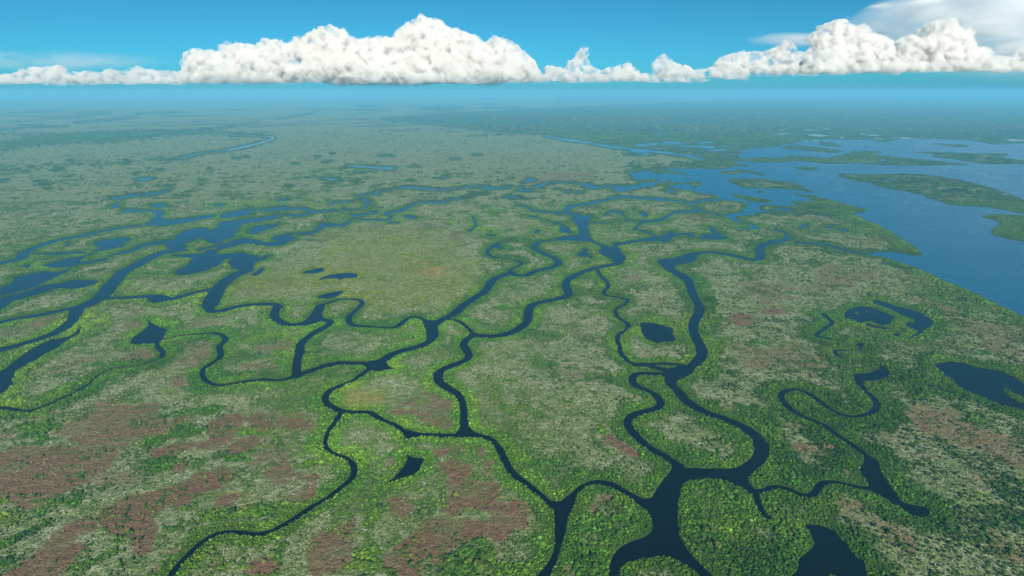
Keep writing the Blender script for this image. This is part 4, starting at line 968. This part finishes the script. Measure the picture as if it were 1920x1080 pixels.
GREENS = np.array([[.022, .066, .009], [.036, .092, .011], [.056, .116, .013], [.084, .140, .017], [.014, .046, .014], [.118, .155, .024]])
PALES = np.array([[.28, .29, .20], [.38, .39, .30], [.16, .22, .09], [.12, .18, .06], [.42, .41, .34]])
def plant_field(y0, y1, spacing, r0, r1, seed, lib, tall=1.0, far=False):
    r = np.random.default_rng(seed)
    half = y1 * 1.0 + 200
    xs = np.arange(-half, half, spacing); ys = np.arange(y0, y1, spacing)
    X, Y = np.meshgrid(xs, ys); X = X.ravel(); Y = Y.ravel()
    keep = np.abs(X) < (Y * CP + CAM_H * SP) * (960 + 110) / F_PX
    X, Y = X[keep], Y[keep]
    X = X + r.uniform(-.5, .5, len(X)) * spacing; Y = Y + r.uniform(-.5, .5, len(Y)) * spacing
    px, py = pixel_of(X, Y)
    k = (py < 1180) & (px > -140) & (px < 2060); X, Y, px, py = X[k], Y[k], px[k], py[k]
    f, lush, mud, gold, sh = (sample(A, px, py) for A in (FW, LUSH, MUDF, GOLDF, np.minimum(SHORE, 400)))
    u = r.random(len(X)); thick = fbm(X, Y, 22, 3, 131)
    sparse = fbm(X, Y, 55, 3, 141)
    green_p = np.clip(lush * 1.25 + .02, 0, 1)
    marsh_g = (.05 + .42 * sstep(.50, .68, thick)) * (.35 if far else 1) + .13 * np.clip((px - 1200) / 450, 0, 1) * (not far)                 # green bushes in the open marsh, in thickets
    marsh_p = .62 * sstep(.30, .6, sparse)                        # pale scrub
    is_g = u < np.maximum(green_p, marsh_g * (1 - np.clip(mud * 1.1, 0, 1)) + (.022 + .30 * sstep(.56, .68, thick)) * (mud > .5))
    is_p = (~is_g) & (r.random(len(X)) < marsh_p * (1 - np.clip(mud * 1.3, 0, .93)))
    if far: is_p &= False
    ok = (f < -0.15) & (is_g | is_p)
    X, Y, px, py, lush, mud, gold, is_g, thick, sh = (a[ok] for a in (X, Y, px, py, lush, mud, gold, is_g, thick, sh))
    n = len(X)
    w = np.clip((lush * .75 + .25 * (mud < .3)), .2, 1)
    rad = np.where(is_g, (r0 + (r1 - r0) * r.random(n) ** 1.7) * (.42 + 1.0 * fbm(X, Y, 26, 3, 151)) * (.62 + .38 * sstep(3, 15, sh)) * (.75 + .35 * w), r.uniform(.5, 1.0, n) * (.85 if y1 < 1200 else 1.5))
    rad = np.minimum(rad, np.maximum(sh * .9 + .8, r0 * .7))
    hgt = rad * r.uniform(.8, 1.6, n) * tall * np.where(is_g, 1, .8) * (1 - .5 * (1 - sstep(3, 16, sh)) * (y0 > 1000))
    tone = np.clip(fbm(X, Y, 45, 4, 181) * .75 + fbm(X, Y, 260, 2, 182) * .45 - .08 + r.normal(0, .125 if y1 < 1200 else .085, n), 0, .999)
    order = GREENS[[4, 0, 0, 1, 1, 2, 2, 3, 3, 5]]
    t_ = tone * 9; i_ = t_.astype(int); g = order[i_] * (1 - (t_ - i_))[:, None] + order[np.minimum(i_ + 1, 9)] * (t_ - i_)[:, None]
    g = g * r.lognormal(.36 if y1 < 3000 else .12, .24 if y1 < 1200 else .16, n)[:, None] * (.45 + .7 * fbm(X, Y, 140, 3, 161) + .4 * fbm(X, Y, 18, 2, 162))[:, None]
    yel = np.clip(gold, 0, 1)[:, None] * .75
    g = g * (1 - yel) + yel * np.array([.22, .225, .035])
    g = g * (1 + (1 - sstep(5, 20, sh))[:, None] * np.array([.26, .24, .06]))
    soft = np.clip(1 - lush, 0, 1)[:, None] * .45                 # marsh bushes are greyer than the fringe
    g = g * (1 - soft) + soft * np.array([.075, .108, .040])
    p_ = PALES[r.integers(0, len(PALES), n)]
    p_ = p_ * (1 - yel) + yel * np.array([.20, .24, .06])
    P = dict(x=X, y=Y, z=np.full(n, .25), r=rad, h=hgt, asp=r.uniform(.62, 1.45, n), rot=r.uniform(0, 6.28, n), tilt=r.normal(0, .08, n), tilt2=r.normal(0, .08, n),
             tint=np.where(is_g[:, None], g, p_) * r.uniform(.8, 1.2, n)[:, None], lib=lib, px=px, py=py, mud=mud, is_g=is_g, lush=lush,
             pick=np.where(is_g | (r.random(n) < .6), r.integers(0, 6, n), 6 + r.integers(0, 2, n)) if not far else r.integers(0, 6, n))
    return P
def subset(P, m):
    return {k: (v[m] if isinstance(v, np.ndarray) else v) for k, v in P.items()}

near = plant_field(380, 1150, 1.95, .85, 2.3, 11, LIB_NEAR)
mid = plant_field(1150, 2500, 3.7, 1.6, 3.5, 12, LIB_MID, .70)
far_ = plant_field(2500, 7000, 13.0, 7.0, 11.0, 13, LIB_FAR, .50, far=True)
print('plants', len(near['x']), len(mid['x']), len(far_['x']))

# the largest trees in view are things of their own
px_size = near['r'] * F_PX / (near['y'] * CP + CAM_H * SP)
vis = (near['px'] > 8) & (near['px'] < 1912) & (near['py'] < 1074) & near['is_g'] & (near['pick'] < 6)
score = px_size * (1 + .9 * (near['mud'] > .45)) * vis
pick_ids = np.argsort(-score)[:300]
rest = np.ones(len(near['x']), bool); rest[pick_ids] = False
scatter('mangrove_canopy', subset(near, rest), 'dense green and grey-green mangrove bushes covering the near islands')
scatter('mangrove_canopy', mid, 'green mangrove bushes covering the marsh beyond the near channels')
scatter('mangrove_canopy', far_, 'distant dark green mangrove woods lining the bay and far creeks')
TREE_CROWNS = [crown_mesh('crown', 80, 500 + k, LEAF_O, 4 + k % 3, .95 + .1 * (k % 3), .21) for k in range(5)]
TREE_TRUNK = trunk_mesh('trunk')
AREAS = [  # x0, y0, x1, y1, on mud?, where
 (0, 720, 330, 860, 1, 'on the upper brown flat near the left edge'), (330, 720, 640, 860, 1, 'on the small brown patches left of the winding creek'), (0, 860, 330, 960, 1, 'on the broad brown flat at the left edge'),
 (0, 960, 330, 1080, 1, 'on the brown mud in the bottom left corner'), (330, 860, 640, 1080, 1, 'on the brown mud left of the thin lower creek'), (640, 720, 1010, 860, 1, 'on the brown patches above the dark arrowhead pond'),
 (640, 860, 800, 1080, 1, 'on the brown mud below the dark arrowhead pond'), (800, 860, 1010, 960, 1, 'on the brown mud right of the dark arrowhead pond'), (800, 960, 1010, 1080, 1, 'on the brown mud flat at the bottom centre'),
 (1010, 860, 1250, 1080, 1, 'on the bare spot of the pointed bottom island'), (1250, 700, 1600, 1080, 1, 'on the bare strip between the two right-hand rivers'), (1600, 700, 1920, 1080, 1, 'on the bare ground at the lower right'), (1010, 600, 1250, 860, 1, 'on the bare streak above the river junction'),
 (0, 700, 330, 1080, 0, 'in the thickets of the bottom left corner'), (330, 700, 700, 1080, 0, 'in the thickets along the thin lower creek'), (700, 700, 1010, 1080, 0, 'in the thickets at the bottom centre'),
 (1010, 700, 1240, 1080, 0, 'on the pointed island at the bottom'), (1240, 700, 1520, 1080, 0, 'on the rounded island at the bottom right'), (1520, 700, 1920, 1080, 0, 'in the thickets beside the bottom right pond')]
def where(px, py, mud):
    for x0, y0, x1, y1, m, w in AREAS:
        if x0 <= px < x1 and y0 <= py < y1 and m == (mud > .45): return w
    return 'in the green fringe along the near river'
TONES = [('dark green', (.042, .090, .020)), ('bright green', (.080, .145, .026)), ('yellow-green', (.150, .185, .036))]
med = np.median(px_size[pick_ids])
for k in pick_ids:
    root = bpy.data.objects.new('mangrove_tree', None); root.empty_display_size = .5
    root.location = (near['x'][k], near['y'][k], .25); root.rotation_euler = (0, 0, near['rot'][k])
    big = px_size[k] > med; q = 1.22 if big else .98
    root.scale = (near['r'][k] * q, near['r'][k] * q, near['h'][k] * q)
    COL.objects.link(root)
    tone, colr = TONES[(k * 7 + k // 5) % 3]; jit = .85 + .3 * ((k * 37) % 11) / 10
    for me in (TREE_CROWNS[k % 5], TREE_TRUNK):
        c = bpy.data.objects.new(me.name.split('.')[0], me); c.parent = root; COL.objects.link(c)
        c.color = (*(jit * v for v in colr), 1)
    w = where(near['px'][k], near['py'][k], near['mud'][k])
    tag(root, '%s %s mangrove tree %s' % ('large' if big else 'small', tone, w), 'tree', 'mangroves ' + w)
# ------------------------------------------------------------------ the hazy air over the marsh
hz, nt, out = new_mat('hazy_air')
pv = N(nt, 'ShaderNodeVolumePrincipled', inp={'Density': HAZE_DENSITY, 'Anisotropy': 0.0, 'Color': HAZE_COLOR})
nt.links.new(pv.outputs[0], out.inputs['Volume'])
bm = bmesh.new()
bmesh.ops.create_cube(bm, size=1)
for v in bm.verts:
    v.co = Vector((v.co.x * 190000, -3000 if v.co.y < 0 else 62500, -2.0 if v.co.z < 0 else CAM_H + 45))
me = bpy.data.meshes.new('haze'); bm.to_mesh(me); bm.free(); me.materials.append(hz)
o = bpy.data.objects.new('haze', me); COL.objects.link(o)
tag(o, 'thin blue haze lying over the marsh and bay', kind='stuff')
